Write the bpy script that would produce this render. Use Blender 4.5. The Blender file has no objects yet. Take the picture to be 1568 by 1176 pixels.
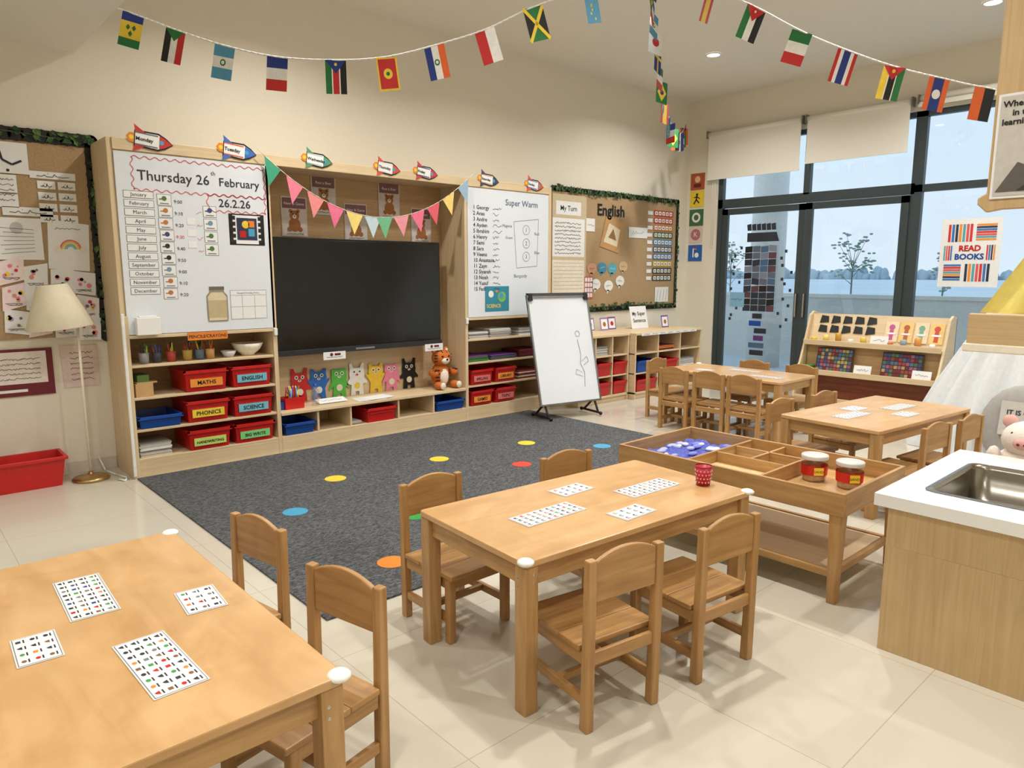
import bpy, bmesh, math, random
from mathutils import Matrix, Vector
random.seed(7)
S = bpy.context.scene
COL = S.collection
R = math.radians

# ------------------------------------------------------------ materials
def lin(c):
    c /= 255.0
    return c/12.92 if c <= 0.04045 else ((c+0.055)/1.055)**2.4
def C(t): return (lin(t[0]), lin(t[1]), lin(t[2]), 1)
_m = {}
def nm(name):
    m = bpy.data.materials.new(name); m.use_nodes = True
    nt = m.node_tree; b = nt.nodes['Principled BSDF']
    return m, nt, b, nt.links
def mat(col, rough=.55, metal=0, var=.05, emit=0, bump=0, scale=30):
    k = (col, rough, metal, var, emit, bump)
    if k in _m: return _m[k]
    m, nt, b, L = nm("mat_%02x%02x%02x" % col)
    c = C(col)
    tc = nt.nodes.new('ShaderNodeTexCoord'); n = nt.nodes.new('ShaderNodeTexNoise')
    n.inputs['Scale'].default_value = scale; n.inputs['Detail'].default_value = 2
    L.new(tc.outputs['Object'], n.inputs['Vector'])
    r = nt.nodes.new('ShaderNodeValToRGB')
    r.color_ramp.elements[0].position = .3; r.color_ramp.elements[1].position = .7
    r.color_ramp.elements[0].color = [x*(1-var) for x in c[:3]]+[1]
    r.color_ramp.elements[1].color = [min(1, x*(1+var)) for x in c[:3]]+[1]
    L.new(n.outputs['Fac'], r.inputs['Fac']); L.new(r.outputs['Color'], b.inputs['Base Color'])
    b.inputs['Roughness'].default_value = rough; b.inputs['Metallic'].default_value = metal
    if emit:
        b.inputs['Emission Color'].default_value = c; b.inputs['Emission Strength'].default_value = emit
    if bump:
        bp = nt.nodes.new('ShaderNodeBump'); bp.inputs['Strength'].default_value = bump; bp.inputs['Distance'].default_value = .01
        L.new(n.outputs['Fac'], bp.inputs['Height']); L.new(bp.outputs['Normal'], b.inputs['Normal'])
    _m[k] = m; return m
def wood(name, c1, c2, c3, rough=.4, su=1.2, sv=14, blotch=.5):
    m, nt, b, L = nm(name)
    tc = nt.nodes.new('ShaderNodeTexCoord'); mp = nt.nodes.new('ShaderNodeMapping')
    mp.inputs['Scale'].default_value = (su, sv, 1)
    L.new(tc.outputs['UV'], mp.inputs['Vector'])
    n = nt.nodes.new('ShaderNodeTexNoise'); n.inputs['Scale'].default_value = 2.2; n.inputs['Detail'].default_value = 6
    n.inputs['Distortion'].default_value = .8; L.new(mp.outputs['Vector'], n.inputs['Vector'])
    r = nt.nodes.new('ShaderNodeValToRGB'); e = r.color_ramp.elements
    e[0].position = .25; e[0].color = C(c1); e[1].position = .75; e[1].color = C(c3)
    x = e.new(.5); x.color = C(c2)
    L.new(n.outputs['Fac'], r.inputs['Fac'])
    n2 = nt.nodes.new('ShaderNodeTexNoise'); n2.inputs['Scale'].default_value = 3.5; n2.inputs['Detail'].default_value = 3; n2.inputs['Distortion'].default_value = 1.5
    L.new(tc.outputs['UV'], n2.inputs['Vector'])
    mx = nt.nodes.new('ShaderNodeMix'); mx.data_type = 'RGBA'; mx.blend_type = 'MULTIPLY'
    r2 = nt.nodes.new('ShaderNodeValToRGB'); r2.color_ramp.elements[0].position = .35; r2.color_ramp.elements[1].position = .65
    r2.color_ramp.elements[0].color = (.80, .75, .68, 1)
    L.new(n2.outputs['Fac'], r2.inputs['Fac'])
    mx.inputs['Factor'].default_value = blotch
    L.new(r.outputs['Color'], mx.inputs['A']); L.new(r2.outputs['Color'], mx.inputs['B'])
    L.new(mx.outputs['Result'], b.inputs['Base Color'])
    b.inputs['Roughness'].default_value = rough
    bp = nt.nodes.new('ShaderNodeBump'); bp.inputs['Strength'].default_value = .08; bp.inputs['Distance'].default_value = .004
    L.new(n.outputs['Fac'], bp.inputs['Height']); L.new(bp.outputs['Normal'], b.inputs['Normal'])
    return m
W_TOP = wood("birch_tabletop", (196,154,102), (208,167,116), (218,180,132), .28, 1.0, 5, .7)
W_TAB = wood("table_leg_pine", (158,120,74), (184,144,92), (200,160,108), .42)
W_CH = wood("chair_beech", (156,116,70), (178,136,84), (194,152,100), .4)
W_UN = wood("unit_maple", (214,190,152), (222,199,162), (230,210,174), .45, 1, 22, .2)
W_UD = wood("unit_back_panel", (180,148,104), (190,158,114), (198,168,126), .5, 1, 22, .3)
W_SK = wood("cabinet_oak", (192,162,118), (203,174,130), (212,184,142), .5, 1, 30, .25)
W_RD = wood("reddish_shelf", (112,60,42), (132,74,52), (148,86,62), .5)
W_CORK = mat((178,150,114), .9, 0, .12, 0, .3, 120)
WHITE = mat((240,240,238), .5, 0, .01)
PAPER = mat((238,239,240), .7, 0, .015)
CREAM = mat((236,229,212), .7)
BOARD = mat((228,234,242), .12, 0, .01)
BLACK = mat((18,18,20), .5)
INK = mat((40,40,48), .6)
GREYT = mat((120,122,126), .6)
RED = mat((196,28,26), .35)
BLUE = mat((24,74,160), .35)
YEL = mat((240,208,64), .5); GRN = mat((58,150,70), .5); ORG = mat((232,134,50), .5)
PNK = mat((236,130,150), .6); LBL = mat((72,160,200), .5); MAR = mat((110,26,40), .5)
METAL = mat((190,192,194), .25, 1); STEEL = mat((150,146,138), .22, 1)
ALU = mat((66,76,80), .4, .3); RUB = mat((240,241,238), .4)
WALL = mat((232,226,211), .8, 0, .012, 0, .02, 60)
CEIL = mat((230,227,218), .85, 0, .01)

def floor_mat():
    m, nt, b, L = nm("polished_tile")
    tc = nt.nodes.new('ShaderNodeTexCoord')
    mp = nt.nodes.new('ShaderNodeMapping'); mp.inputs['Location'].default_value = (.35, .2, 0)
    L.new(tc.outputs['Object'], mp.inputs['Vector'])
    br = nt.nodes.new('ShaderNodeTexBrick'); br.offset = 0; br.inputs['Scale'].default_value = 1
    br.inputs['Brick Width'].default_value = .8; br.inputs['Row Height'].default_value = .8
    br.inputs['Mortar Size'].default_value = .0018
    br.inputs['Color1'].default_value = C((208,202,187)); br.inputs['Color2'].default_value = C((205,199,184)); br.inputs['Mortar'].default_value = C((178,170,152))
    L.new(mp.outputs['Vector'], br.inputs['Vector'])
    n = nt.nodes.new('ShaderNodeTexNoise'); n.inputs['Scale'].default_value = 2
    L.new(tc.outputs['Object'], n.inputs['Vector'])
    mx = nt.nodes.new('ShaderNodeMix'); mx.data_type = 'RGBA'; mx.blend_type = 'MULTIPLY'; mx.inputs['Factor'].default_value = .06
    L.new(br.outputs['Color'], mx.inputs['A']); L.new(n.outputs['Fac'], mx.inputs['B'])
    L.new(mx.outputs['Result'], b.inputs['Base Color'])
    b.inputs['Roughness'].default_value = .15
    return m
def carpet_mat():
    m, nt, b, L = nm("grey_carpet")
    tc = nt.nodes.new('ShaderNodeTexCoord')
    mp = nt.nodes.new('ShaderNodeMapping'); mp.inputs['Scale'].default_value = (1, 2.6, 1)
    L.new(tc.outputs['Object'], mp.inputs['Vector'])
    n = nt.nodes.new('ShaderNodeTexNoise'); n.inputs['Scale'].default_value = 45; n.inputs['Detail'].default_value = 5; n.inputs['Roughness'].default_value = .75
    L.new(mp.outputs['Vector'], n.inputs['Vector'])
    r = nt.nodes.new('ShaderNodeValToRGB'); e = r.color_ramp.elements
    e[0].position = .42; e[0].color = C((48,50,54)); e[1].position = .62; e[1].color = C((112,114,117))
    L.new(n.outputs['Fac'], r.inputs['Fac']); L.new(r.outputs['Color'], b.inputs['Base Color'])
    b.inputs['Roughness'].default_value = .95
    bp = nt.nodes.new('ShaderNodeBump'); bp.inputs['Strength'].default_value = .5; bp.inputs['Distance'].default_value = .01
    L.new(n.outputs['Fac'], bp.inputs['Height']); L.new(bp.outputs['Normal'], b.inputs['Normal'])
    return m
def mixglass(name, col, fac, rough):
    m = bpy.data.materials.new(name); m.use_nodes = True; nt = m.node_tree; nt.nodes.clear()
    o = nt.nodes.new('ShaderNodeOutputMaterial'); t = nt.nodes.new('ShaderNodeBsdfTransparent'); g = nt.nodes.new('ShaderNodeBsdfGlossy')
    g.inputs['Roughness'].default_value = rough; t.inputs['Color'].default_value = col
    mx = nt.nodes.new('ShaderNodeMixShader'); mx.inputs[0].default_value = fac
    nt.links.new(t.outputs[0], mx.inputs[1]); nt.links.new(g.outputs[0], mx.inputs[2]); nt.links.new(mx.outputs[0], o.inputs[0])
    return m
GLASS = mixglass("window_glass", (.94,.97,1,1), .05, .02); CLEAR = mixglass("clear_plastic", (1,1,1,1), .22, .1); FLOOR = floor_mat(); CARPET = carpet_mat()

# ------------------------------------------------------------ builder
def WF(x, y, z): return Matrix(((1,0,0,x),(0,0,-1,y),(0,1,0,z),(0,0,0,1)))       # faces -Y
def EF(x, y, z): return Matrix(((0,0,-1,x),(-1,0,0,y),(0,1,0,z),(0,0,0,1)))      # faces -X
def TF(x, y, z, a=0): return Matrix.Translation((x,y,z)) @ Matrix.Rotation(R(a), 4, 'Z')
class B:
    def __init__(s, name, M=None):
        s.name = name; s.bm = bmesh.new(); s.uv = s.bm.loops.layers.uv.new("UVMap"); s.mats = []; s.M = M or Matrix()
    def mi(s, m):
        if m not in s.mats: s.mats.append(m)
        return s.mats.index(m)
    def face(s, pts, m, smooth=False, la=0, off=(0,0)):
        vs = [s.bm.verts.new(s.M @ Vector(p)) for p in pts]
        return s._f(vs, pts, m, smooth, la, off)
    def _f(s, vs, pts, m, smooth, la, off):
        f = s.bm.faces.new(vs); f.material_index = s.mi(m); f.smooth = smooth
        p = [Vector(q) for q in pts]; n = (p[1]-p[0]).cross(p[2]-p[0])
        ax = max(range(3), key=lambda i: abs(n[i]))
        o = [i for i in range(3) if i != ax]
        if la in o: u = la; v = [i for i in o if i != la][0]
        else: u, v = o
        for l, q in zip(f.loops, p): l[s.uv].uv = (q[u]+off[0], q[v]+off[1])
        return f
    def hexa(s, P, m, la=None, smooth=False):
        vs = [s.bm.verts.new(s.M @ Vector(p)) for p in P]
        ext = [max(p[i] for p in P)-min(p[i] for p in P) for i in range(3)]
        if la is None: la = ext.index(max(ext))
        off = (random.uniform(0, 20), random.uniform(0, 20))
        for q in ((0,3,2,1),(4,5,6,7),(0,1,5,4),(1,2,6,5),(2,3,7,6),(3,0,4,7)):
            s._f([vs[i] for i in q], [P[i] for i in q], m, smooth, la, off)
    def box(s, x0, x1, y0, y1, z0, z1, m, la=None):
        s.hexa([(x0,y0,z0),(x1,y0,z0),(x1,y1,z0),(x0,y1,z0),(x0,y0,z1),(x1,y0,z1),(x1,y1,z1),(x0,y1,z1)], m, la)
    def frus(s, x0, x1, y0, y1, z0, z1, t, m):
        s.hexa([(x0+t,y0+t,z0),(x1-t,y0+t,z0),(x1-t,y1-t,z0),(x0+t,y1-t,z0),(x0,y0,z1),(x1,y0,z1),(x1,y1,z1),(x0,y1,z1)], m)
    def tub(s, x0, x1, y0, y1, z0, z1, t, th, m):
        o0 = [(x0+t,y0+t,z0),(x1-t,y0+t,z0),(x1-t,y1-t,z0),(x0+t,y1-t,z0)]; o1 = [(x0,y0,z1),(x1,y0,z1),(x1,y1,z1),(x0,y1,z1)]
        i0 = [(x0+t+th,y0+t+th,z0+th),(x1-t-th,y0+t+th,z0+th),(x1-t-th,y1-t-th,z0+th),(x0+t+th,y1-t-th,z0+th)]
        i1 = [(x0+th,y0+th,z1),(x1-th,y0+th,z1),(x1-th,y1-th,z1),(x0+th,y1-th,z1)]
        s.face(o0[::-1], m); s.face(i0, m)
        for k in range(4):
            j = (k+1) % 4
            s.face([o0[k],o0[j],o1[j],o1[k]], m); s.face([i0[j],i0[k],i1[k],i1[j]], m); s.face([o1[k],o1[j],i1[j],i1[k]], m)
    def poly(s, pts, m, d=0): s.face([(x,y,d) for x,y in pts], m)
    def rect(s, x0, y0, x1, y1, m, d=0): s.face([(x0,y0,d),(x1,y0,d),(x1,y1,d),(x0,y1,d)], m)
    def disc(s, x, y, r, m, d=0, n=20, ry=None):
        ry = ry or r
        s.poly([(x+r*math.cos(2*math.pi*i/n), y+ry*math.sin(2*math.pi*i/n)) for i in range(n)], m, d)
    def prism(s, pts, d0, d1, m, la=0, smooth=False):
        n = len(pts); a = [s.bm.verts.new(s.M @ Vector((x,y,d0))) for x,y in pts]; b = [s.bm.verts.new(s.M @ Vector((x,y,d1))) for x,y in pts]
        pa = [(x,y,d0) for x,y in pts]; pb = [(x,y,d1) for x,y in pts]; off = (random.uniform(0,20), random.uniform(0,20))
        s._f(a[::-1], pa[::-1], m, False, la, off); s._f(b, pb, m, False, la, off)
        for i in range(n):
            j = (i+1) % n
            s._f([a[i],a[j],b[j],b[i]], [pa[i],pa[j],pb[j],pb[i]], m, smooth, la, off)
    def cyl(s, p0, p1, r0, m, r1=None, n=14, cap=True):
        r1 = r0 if r1 is None else r1
        p0 = Vector(p0); p1 = Vector(p1); d = (p1-p0).normalized()
        a = d.orthogonal().normalized(); c = d.cross(a)
        A = []; Bq = []
        for i in range(n):
            t = 2*math.pi*i/n; o = a*math.cos(t)+c*math.sin(t)
            A.append(p0+o*r0); Bq.append(p1+o*r1)
        va = [s.bm.verts.new(s.M @ p) for p in A]; vb = [s.bm.verts.new(s.M @ p) for p in Bq]
        k = s.mi(m)
        for i in range(n):
            j = (i+1) % n
            f = s.bm.faces.new([va[i],va[j],vb[j],vb[i]]); f.material_index = k; f.smooth = True
            for l, uvv in zip(f.loops, ((0,i/n*.2),(0,(i+1)/n*.2),((p1-p0).length,(i+1)/n*.2),((p1-p0).length,i/n*.2))): l[s.uv].uv = uvv
        if cap:
            if r0 > 1e-5: f = s.bm.faces.new(va[::-1]); f.material_index = k
            if r1 > 1e-5: f = s.bm.faces.new(vb); f.material_index = k
    def tube(s, pts, r, m, n=8):
        for a, b in zip(pts[:-1], pts[1:]): s.cyl(a, b, r, m, n=n)
    def lathe(s, prof, m, c=(0,0,0), n=28, wob=0, wn=0):
        rings = []
        for r, z in prof:
            ring = []
            for i in range(n):
                t = 2*math.pi*i/n; rr = r*(1+wob*math.cos(wn*t))
                ring.append(s.bm.verts.new(s.M @ Vector((c[0]+rr*math.cos(t), c[1]+rr*math.sin(t), c[2]+z))))
            rings.append(ring)
        k = s.mi(m)
        for a, b in zip(rings[:-1], rings[1:]):
            for i in range(n):
                j = (i+1) % n
                f = s.bm.faces.new([a[i],a[j],b[j],b[i]]); f.material_index = k; f.smooth = True
    def ball(s, c, r, m, n=16):
        if not hasattr(r, '__len__'): r = (r,r,r)
        q = max(6, n//2)
        k = s.mi(m); rings = []
        for a in range(q+1):
            ph = math.pi*a/q
            if a in (0, q): rings.append([s.bm.verts.new(s.M @ Vector((c[0],c[1],c[2]+r[2]*math.cos(ph))))])
            else: rings.append([s.bm.verts.new(s.M @ Vector((c[0]+r[0]*math.sin(ph)*math.cos(2*math.pi*i/n), c[1]+r[1]*math.sin(ph)*math.sin(2*math.pi*i/n), c[2]+r[2]*math.cos(ph)))) for i in range(n)])
        for a, b in zip(rings[:-1], rings[1:]):
            for i in range(n):
                j = (i+1) % n
                if len(a) == 1: vs = [a[0], b[i], b[j]]
                elif len(b) == 1: vs = [a[i], b[0], a[j]]
                else: vs = [a[i], b[i], b[j], a[j]]
                f = s.bm.faces.new(vs); f.material_index = k; f.smooth = True
    def text(s, t, x, y, size, m, d=.002, al='LEFT', rot=0, bold=0):
        cu = bpy.data.curves.new("t", 'FONT'); cu.body = t; cu.size = size; cu.align_x = al; cu.resolution_u = 2; cu.offset = bold
        ob = bpy.data.objects.new("t", cu); COL.objects.link(ob)
        me = ob.to_mesh()
        T = s.M @ Matrix.Translation((x,y,d)) @ Matrix.Rotation(rot, 4, 'Z')
        vs = [s.bm.verts.new(T @ v.co) for v in me.vertices]; k = s.mi(m)
        for p in me.polygons:
            try:
                f = s.bm.faces.new([vs[i] for i in p.vertices]); f.material_index = k
            except Exception: pass
        ob.to_mesh_clear(); bpy.data.objects.remove(ob); bpy.data.curves.remove(cu)
    def line(s, pts, w, m, d=.002):
        for (x0,y0),(x1,y1) in zip(pts[:-1], pts[1:]):
            dx, dy = x1-x0, y1-y0; l = math.hypot(dx,dy) or 1; nx, ny = -dy/l*w/2, dx/l*w/2
            s.poly([(x0-nx,y0-ny),(x1-nx,y1-ny),(x1+nx,y1+ny),(x0+nx,y0+ny)], m, d)
    def scrib(s, x, y, w, h, m, d=.002, th=.003):
        n = max(4, int(w/(h*.45))); s.line([(x+w*i/n, y+random.uniform(0,h)) for i in range(n+1)], th, m, d)
    def done(s, bevel=0, seg=2, norm=True):
        if norm: bmesh.ops.recalc_face_normals(s.bm, faces=s.bm.faces)
        xs = [v.co for v in s.bm.verts]
        lo = Vector([min(v[i] for v in xs) for i in range(3)]); hi = Vector([max(v[i] for v in xs) for i in range(3)])
        o = Vector(((lo.x+hi.x)/2, (lo.y+hi.y)/2, lo.z))
        for v in s.bm.verts: v.co -= o
        me = bpy.data.meshes.new(s.name); s.bm.to_mesh(me); s.bm.free()
        for m in s.mats: me.materials.append(m)
        ob = bpy.data.objects.new(s.name, me); COL.objects.link(ob); ob.location = o
        if bevel:
            md = ob.modifiers.new("bevel", 'BEVEL'); md.width = bevel; md.segments = seg; md.limit_method = 'ANGLE'; md.angle_limit = R(50)
        return ob

# ------------------------------------------------------------ room shell
XW, YW, HC = 8.95, 6.12, 3.9
X0, Y0 = -2.6, -2.6
def shell(name, boxes, m):
    b = B(name)
    for q in boxes: b.box(*q, m)
    return b.done()
shell("floor", [(X0-.1, XW+.15, Y0-.1, YW+.15, -.12, 0)], FLOOR)
shell("ceiling", [(X0-.1, XW+.15, Y0-.1, YW+.15, HC, HC+.12)], CEIL)
shell("ceiling_soffit", [(X0, 1.29, Y0, YW, 3.07, HC)], CEIL)
shell("wall_back", [(X0-.1, XW+.15, YW, YW+.15, 0, HC)], WALL)
shell("wall_left", [(X0-.12, X0, Y0-.1, YW, 0, HC)], WALL)
shell("wall_front", [(X0-.1, XW+.15, Y0-.12, Y0, 0, HC)], WALL)
WY1, WY0, WZ = 5.63, 0.6, 3.3
shell("wall_right", [(XW, XW+.15, WY1, YW, 0, HC), (XW, XW+.15, WY0, WY1, WZ, HC), (XW, XW+.15, Y0, WY0, 0, HC)], WALL)
BB = mat((210,204,192), .4)
shell("baseboard_back", [(X0, 1.33, YW-.015, YW-.001, 0.001, .09)], BB)
shell("baseboard_right", [(XW-.015, XW-.001, WY1, YW-.02, 0.001, .09)], BB)

b = B("window_1")
xa, xb = XW+.02, XW+.09
fr = lambda y0,y1,z0,z1: b.box(xa, xb, y0, y1, z0, z1, ALU)
fr(WY0, WY1, WZ-.06, WZ); fr(WY1-.07, WY1, 0, WZ); fr(3.02, 3.14, 0, WZ); fr(WY0, WY0+.07, 0, WZ); fr(1.78, 1.86, 0, WZ)
fr(3.1, WY1, 2.40, 2.52); fr(WY0, 3.1, 2.42, 2.5); fr(4.33, 4.41, 2.5, WZ); fr(WY0, 3.1, 0, .08)
b.box(XW+.05, XW+.056, WY0, 3.05, .05, WZ, GLASS); b.box(XW+.05, XW+.056, 3.1, WY1, 2.5, WZ, GLASS)
b.done()
for i, (y0, y1) in enumerate(((4.37, 5.56), (3.14, 4.35))):
    b = B("door_%d" % (i+1)); xo = XW+.0+(.0 if i else .03)
    b.box(xo, xo+.05, y0, y0+.085, .01, 2.39, ALU); b.box(xo, xo+.05, y1-.085, y1, .01, 2.39, ALU)
    b.box(xo, xo+.05, y0, y1, 2.31, 2.39, ALU); b.box(xo, xo+.05, y0, y1, .01, .12, ALU)
    b.box(xo+.02, xo+.026, y0+.05, y1-.05, .1, 2.33, GLASS)
    b.box(xo-.03, xo-.01, (y0+.04) if i == 0 else (y1-.06), (y0+.06) if i == 0 else (y1-.04), .95, 1.25, METAL)
    b.done()
BL = mat((244,242,234), .7, 0, .01)
BK_ = mat((130,126,118),.4)
for y0, y1, z0, z1 in ((4.42, 5.78, 2.81, 3.42), (3.16, 4.38, 2.88, 3.42)):
    b = B("roller_blind")
    b.box(XW-.075, XW-.072, y0+.02, y1-.02, z0, z1-.03, BL); b.cyl((XW-.05, y0+.01, z1-.02), (XW-.05, y1-.01, z1-.02), .035, BL)
    b.box(XW-.082, XW-.066, y0+.02, y1-.02, z0-.02, z0+.005, BL)
    b.box(XW-.1, XW-.001, y0-.005, y0+.01, z1-.07, z1+.03, BK_); b.box(XW-.1, XW-.001, y1-.01, y1+.005, z1-.07, z1+.03, BK_)
    b.done()
b = B("roller_blind")
b.cyl((XW-.05, 1.7, 3.42), (XW-.05, 3.1, 3.42), .035, BL); b.box(XW-.082,XW-.066,1.7,3.1,3.33,3.38,BL); b.box(XW-.1, XW-.001, 3.09, 3.105, 3.36, 3.46, BK_); b.box(XW-.1, XW-.001, 1.69, 1.705, 3.36, 3.46, BK_)
b.done()
b = B("blind_bead_chain")
b.tube([(XW-.03,5.66,3.35),(XW-.03,5.66,1.9)], .005, RUB); b.tube([(XW-.03,5.70,3.35),(XW-.03,5.69,1.9),(XW-.03,5.66,1.88)], .005, RUB); b.done()

# ------------------------------------------------------------ exterior
b = B("outdoor_terrace_ground"); b.box(XW+.16, 12.29, -15, 25, -.15, -.02, mat((196,202,206), .7)); b.done()
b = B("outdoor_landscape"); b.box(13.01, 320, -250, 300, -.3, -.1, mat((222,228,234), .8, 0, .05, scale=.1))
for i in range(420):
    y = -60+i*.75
    b.ball((230+random.uniform(-8,8), y, random.uniform(0,.5)), (3, random.uniform(.6,1.6), random.uniform(1.0,3.6)), mat(random.choice([(176,192,202),(186,200,210),(168,186,196)]), .9), n=8)  # distant trees tinted close to the sky: haze painted into their colour
b.done()
b = B("outdoor_parapet"); b.box(12.3, 12.5, -15, 25, -.02, 1.10, mat((212,212,206), .8)); b.box(12.28, 12.52, -15, 25, 1.10, 1.16, mat((220,219,212),.8)); b.done()
b = B("outdoor_column"); b.cyl((11, 5.94, -.02), (11, 5.94, 4.5), .27, mat((224,223,218),.7), n=24); b.done()
BK = mat((120,128,122), .9); LF = mat((134,160,148), .8)
for (x, y, h) in ((14.2, 5.9, 2.55), (15.5, 4.7, 2.2), (16.5, 9.9, 2.4)):
    b = B("sapling_tree")
    b.cyl((x,y,-.1), (x,y,h*.66), .022, BK, r1=.014, n=8)
    for i in range(14):
        a = random.uniform(0,6.28); z = h*random.uniform(.5,.85); l = random.uniform(.10,.34)
        e = (x+math.cos(a)*l, y+math.sin(a)*l, z+random.uniform(.05,.3)); b.cyl((x,y,min(z,h*.64)), e, .008, BK, r1=.003, n=5)
        for k in range(7):
            q = (e[0]+random.uniform(-.10,.10), e[1]+random.uniform(-.10,.10), e[2]+random.uniform(-.09,.09))
            b.ball(q, (.032,.032,.018), LF, n=6)
    b.done()

# ------------------------------------------------------------ carpet
b = B("classroom_carpet"); b.box(1.35, 5.34, 2.70, 5.62, .001, .010, CARPET); b.done()
for x, y, c in ((2.43,4.63,YEL),(3.33,4.57,YEL),(4.24,4.50,YEL),(3.72,4.0,mat((206,66,50),.6)),(4.65,3.97,LBL),(1.88,4.13,LBL),(2.40,3.56,GRN),(1.90,3.04,ORG)):
    b = B("carpet_spot"); b.cyl((x,y,.0105),(x,y,.0125), .078, c, n=28); b.done()

# ------------------------------------------------------------ storage/display unit round the TV
UY = 5.65; UB = YW-.004
b = B("storage_display_unit")
b.box(1.335, 1.37, 5.66, UB, 0, 2.44, W_UN); b.box(1.335, 1.38, UY-.01, 5.66, 0, 1.2, W_UN)
b.box(2.455, 2.49, UY, UB, 0, 2.36, W_UN); b.box(4.47, 4.505, UY, UB, 0, 2.36, W_UN); b.box(5.65, 5.69, UY, UB, 0, 2.44, W_UN)
b.box(1.37, 5.65, UY, UB, 2.36, 2.44, W_UN)
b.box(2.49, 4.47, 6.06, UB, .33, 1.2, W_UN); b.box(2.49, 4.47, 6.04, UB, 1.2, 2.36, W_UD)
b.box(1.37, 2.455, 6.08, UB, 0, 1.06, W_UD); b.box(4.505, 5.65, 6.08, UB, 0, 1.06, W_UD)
for xa_, xb_ in ((1.37, 2.455), (4.505, 5.65)):
    b.box(xa_, xb_, UY+.015, UY+.05, 1.06, 2.36, W_UN)
    b.box(xa_, xb_, UY-.005, UB, 1.035, 1.06, W_UN)
    for z in (.82, .58, .34): b.box(xa_, xb_, UY+.005, UB, z, z+.02, W_UN)
    b.box(xa_, xb_, UY, UB, .12, .14, W_UN); b.box(xa_, xb_, UY, UY+.02, 0, .12, W_UN)
b.box(2.49, 4.47, UY-.01, UB, .32, .345, W_UN); b.box(2.49, 4.47, UY, UB, .12, .14, W_UN); b.box(2.49, 4.47, UY, UY+.02, 0, .12, W_UN)
for x in (2.82, 3.14, 3.65, 4.06): b.box(x, x+.02, UY+.01, UB, .14, .32, W_UN)
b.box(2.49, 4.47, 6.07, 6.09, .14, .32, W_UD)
b.done(bevel=.003)
b = B("foam_corner_guard"); b.box(1.33, 1.352, UY-.03, UY-.012, .02, 1.22, RUB)
b.box(2.458, 2.488, UY-.02, UY-.002, 1.0, 1.06, RUB); b.box(4.47, 4.50, UY-.02, UY-.002, 1.0, 1.06, RUB); b.done(bevel=.006)

# whiteboards
b = B("whiteboard", WF(1.375, UY+.012, 1.065)); w, h = 1.10, 1.285
b.prism([(0,0),(w,0),(w,h),(0,h)], 0, .012, BOARD)
b.M = WF(1.375, UY+.0, 1.065)
def wavy(x0, y0, x1, y1, m, amp=.010, n=14, th=.005):
    for a, c in (((x0,y0),(x1,y0)),((x1,y0),(x1,y1)),((x1,y1),(x0,y1)),((x0,y1),(x0,y0))):
        L = math.hypot(c[0]-a[0], c[1]-a[1]); k = max(6, int(L/.014)); pts = []
        ux, uy = (c[0]-a[0])/L, (c[1]-a[1])/L
        for i in range(k+1):
            t = i/k; o = amp*math.sin(i*1.3); pts.append((a[0]+ux*L*t-uy*o, a[1]+uy*L*t+ux*o))
        b.line(pts, th, m, .002)
PINKL = mat((215,70,80), .5)
wavy(.11, 1.03, 1.07, 1.255, PINKL); wavy(.62, .91, 1.07, 1.03, PINKL)
b.text("Thursday 26", .14, 1.10, .100, INK, bold=.0006); b.text("th", .655, 1.175, .042, INK); b.text("February", .71, 1.10, .088, INK, bold=.0006); b.text("26.2.26", .70, .945, .085, INK, bold=.0008)
months = "January February March April May June July August September October November December".split()
for i, t in enumerate(months):
    y = .985-i*.062
    b.rect(.04, y-.015, .24, y+.036, mat((70,72,78),.5), .001); b.rect(.043, y-.012, .237, y+.033, PAPER, .002); b.text(t, .14, y-.001, .036, INK, .003, 'CENTER')
def card(x, y, w_, h_, col=None):
    b.rect(x, y, x+w_, y+h_, mat((90,90,96),.5), .001); b.rect(x+.003, y+.003, x+w_-.003, y+h_-.003, PAPER, .002)
    c = col or random.choice([mat((80,120,60),.6), mat((60,70,120),.6), mat((190,120,60),.6), INK, mat((120,150,170),.6)])
    b.disc(x+w_*.5, y+h_*.62, min(w_,h_)*.22, c, .003, 10); b.rect(x+w_*.2, y+h_*.14, x+w_*.8, y+h_*.22, GREYT, .003); b.rect(x+w_*.15, y+h_*.5, x+w_*.35, y+h_*.6, c, .003)
for i in range(9):
    card(.26+(.004*(i%2)), .93-i*.085, .10, .08)
    b.text(("9:%d0 " % (i%6)), .375, .95-i*.085, .035, PINKL if i == 3 else INK)
for i in range(3): b.rect(.46, .80-i*.085, .52, .85-i*.085, PAPER, .002)
for i in range(4): card(.58, .86-i*.095, .10, .085); b.scrib(.53, .88-i*.095, .04, .02, PINKL)
b.rect(.77, .66, 1.05, .90, BLACK, .001); b.rect(.80,.67,1.02,.89, PAPER, .002)
for i in range(5):
    b.rect(.775, .67+i*.046, .82, .70+i*.046, BLACK, .003); b.rect(1.0, .67+i*.046, 1.045, .70+i*.046, BLACK, .003)
b.rect(.83,.70,.99,.87, mat((40,50,80),.5), .003); b.disc(.90,.82,.03, YEL, .004, 12); b.rect(.85,.72,.90,.77, RED, .004); b.rect(.92,.73,.97,.79, LBL, .004); b.rect(.92,.80,.97,.85, ORG, .004)
b.prism([(.57,.07),(.72,.07),(.725,.10),(.725,.27),(.70,.30),(.70,.34),(.59,.34),(.59,.30),(.565,.27),(.565,.10)], .001, .003, mat((150,140,124),.6))
b.poly([(.577,.08),(.713,.08),(.716,.26),(.69,.295),(.60,.295),(.574,.26)], mat((222,208,176),.6), .0035); b.rect(.575,.10,.715,.235, mat((196,178,140),.6), .004); b.rect(.588,.315,.702,.34, mat((110,104,96),.5), .004)
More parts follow.
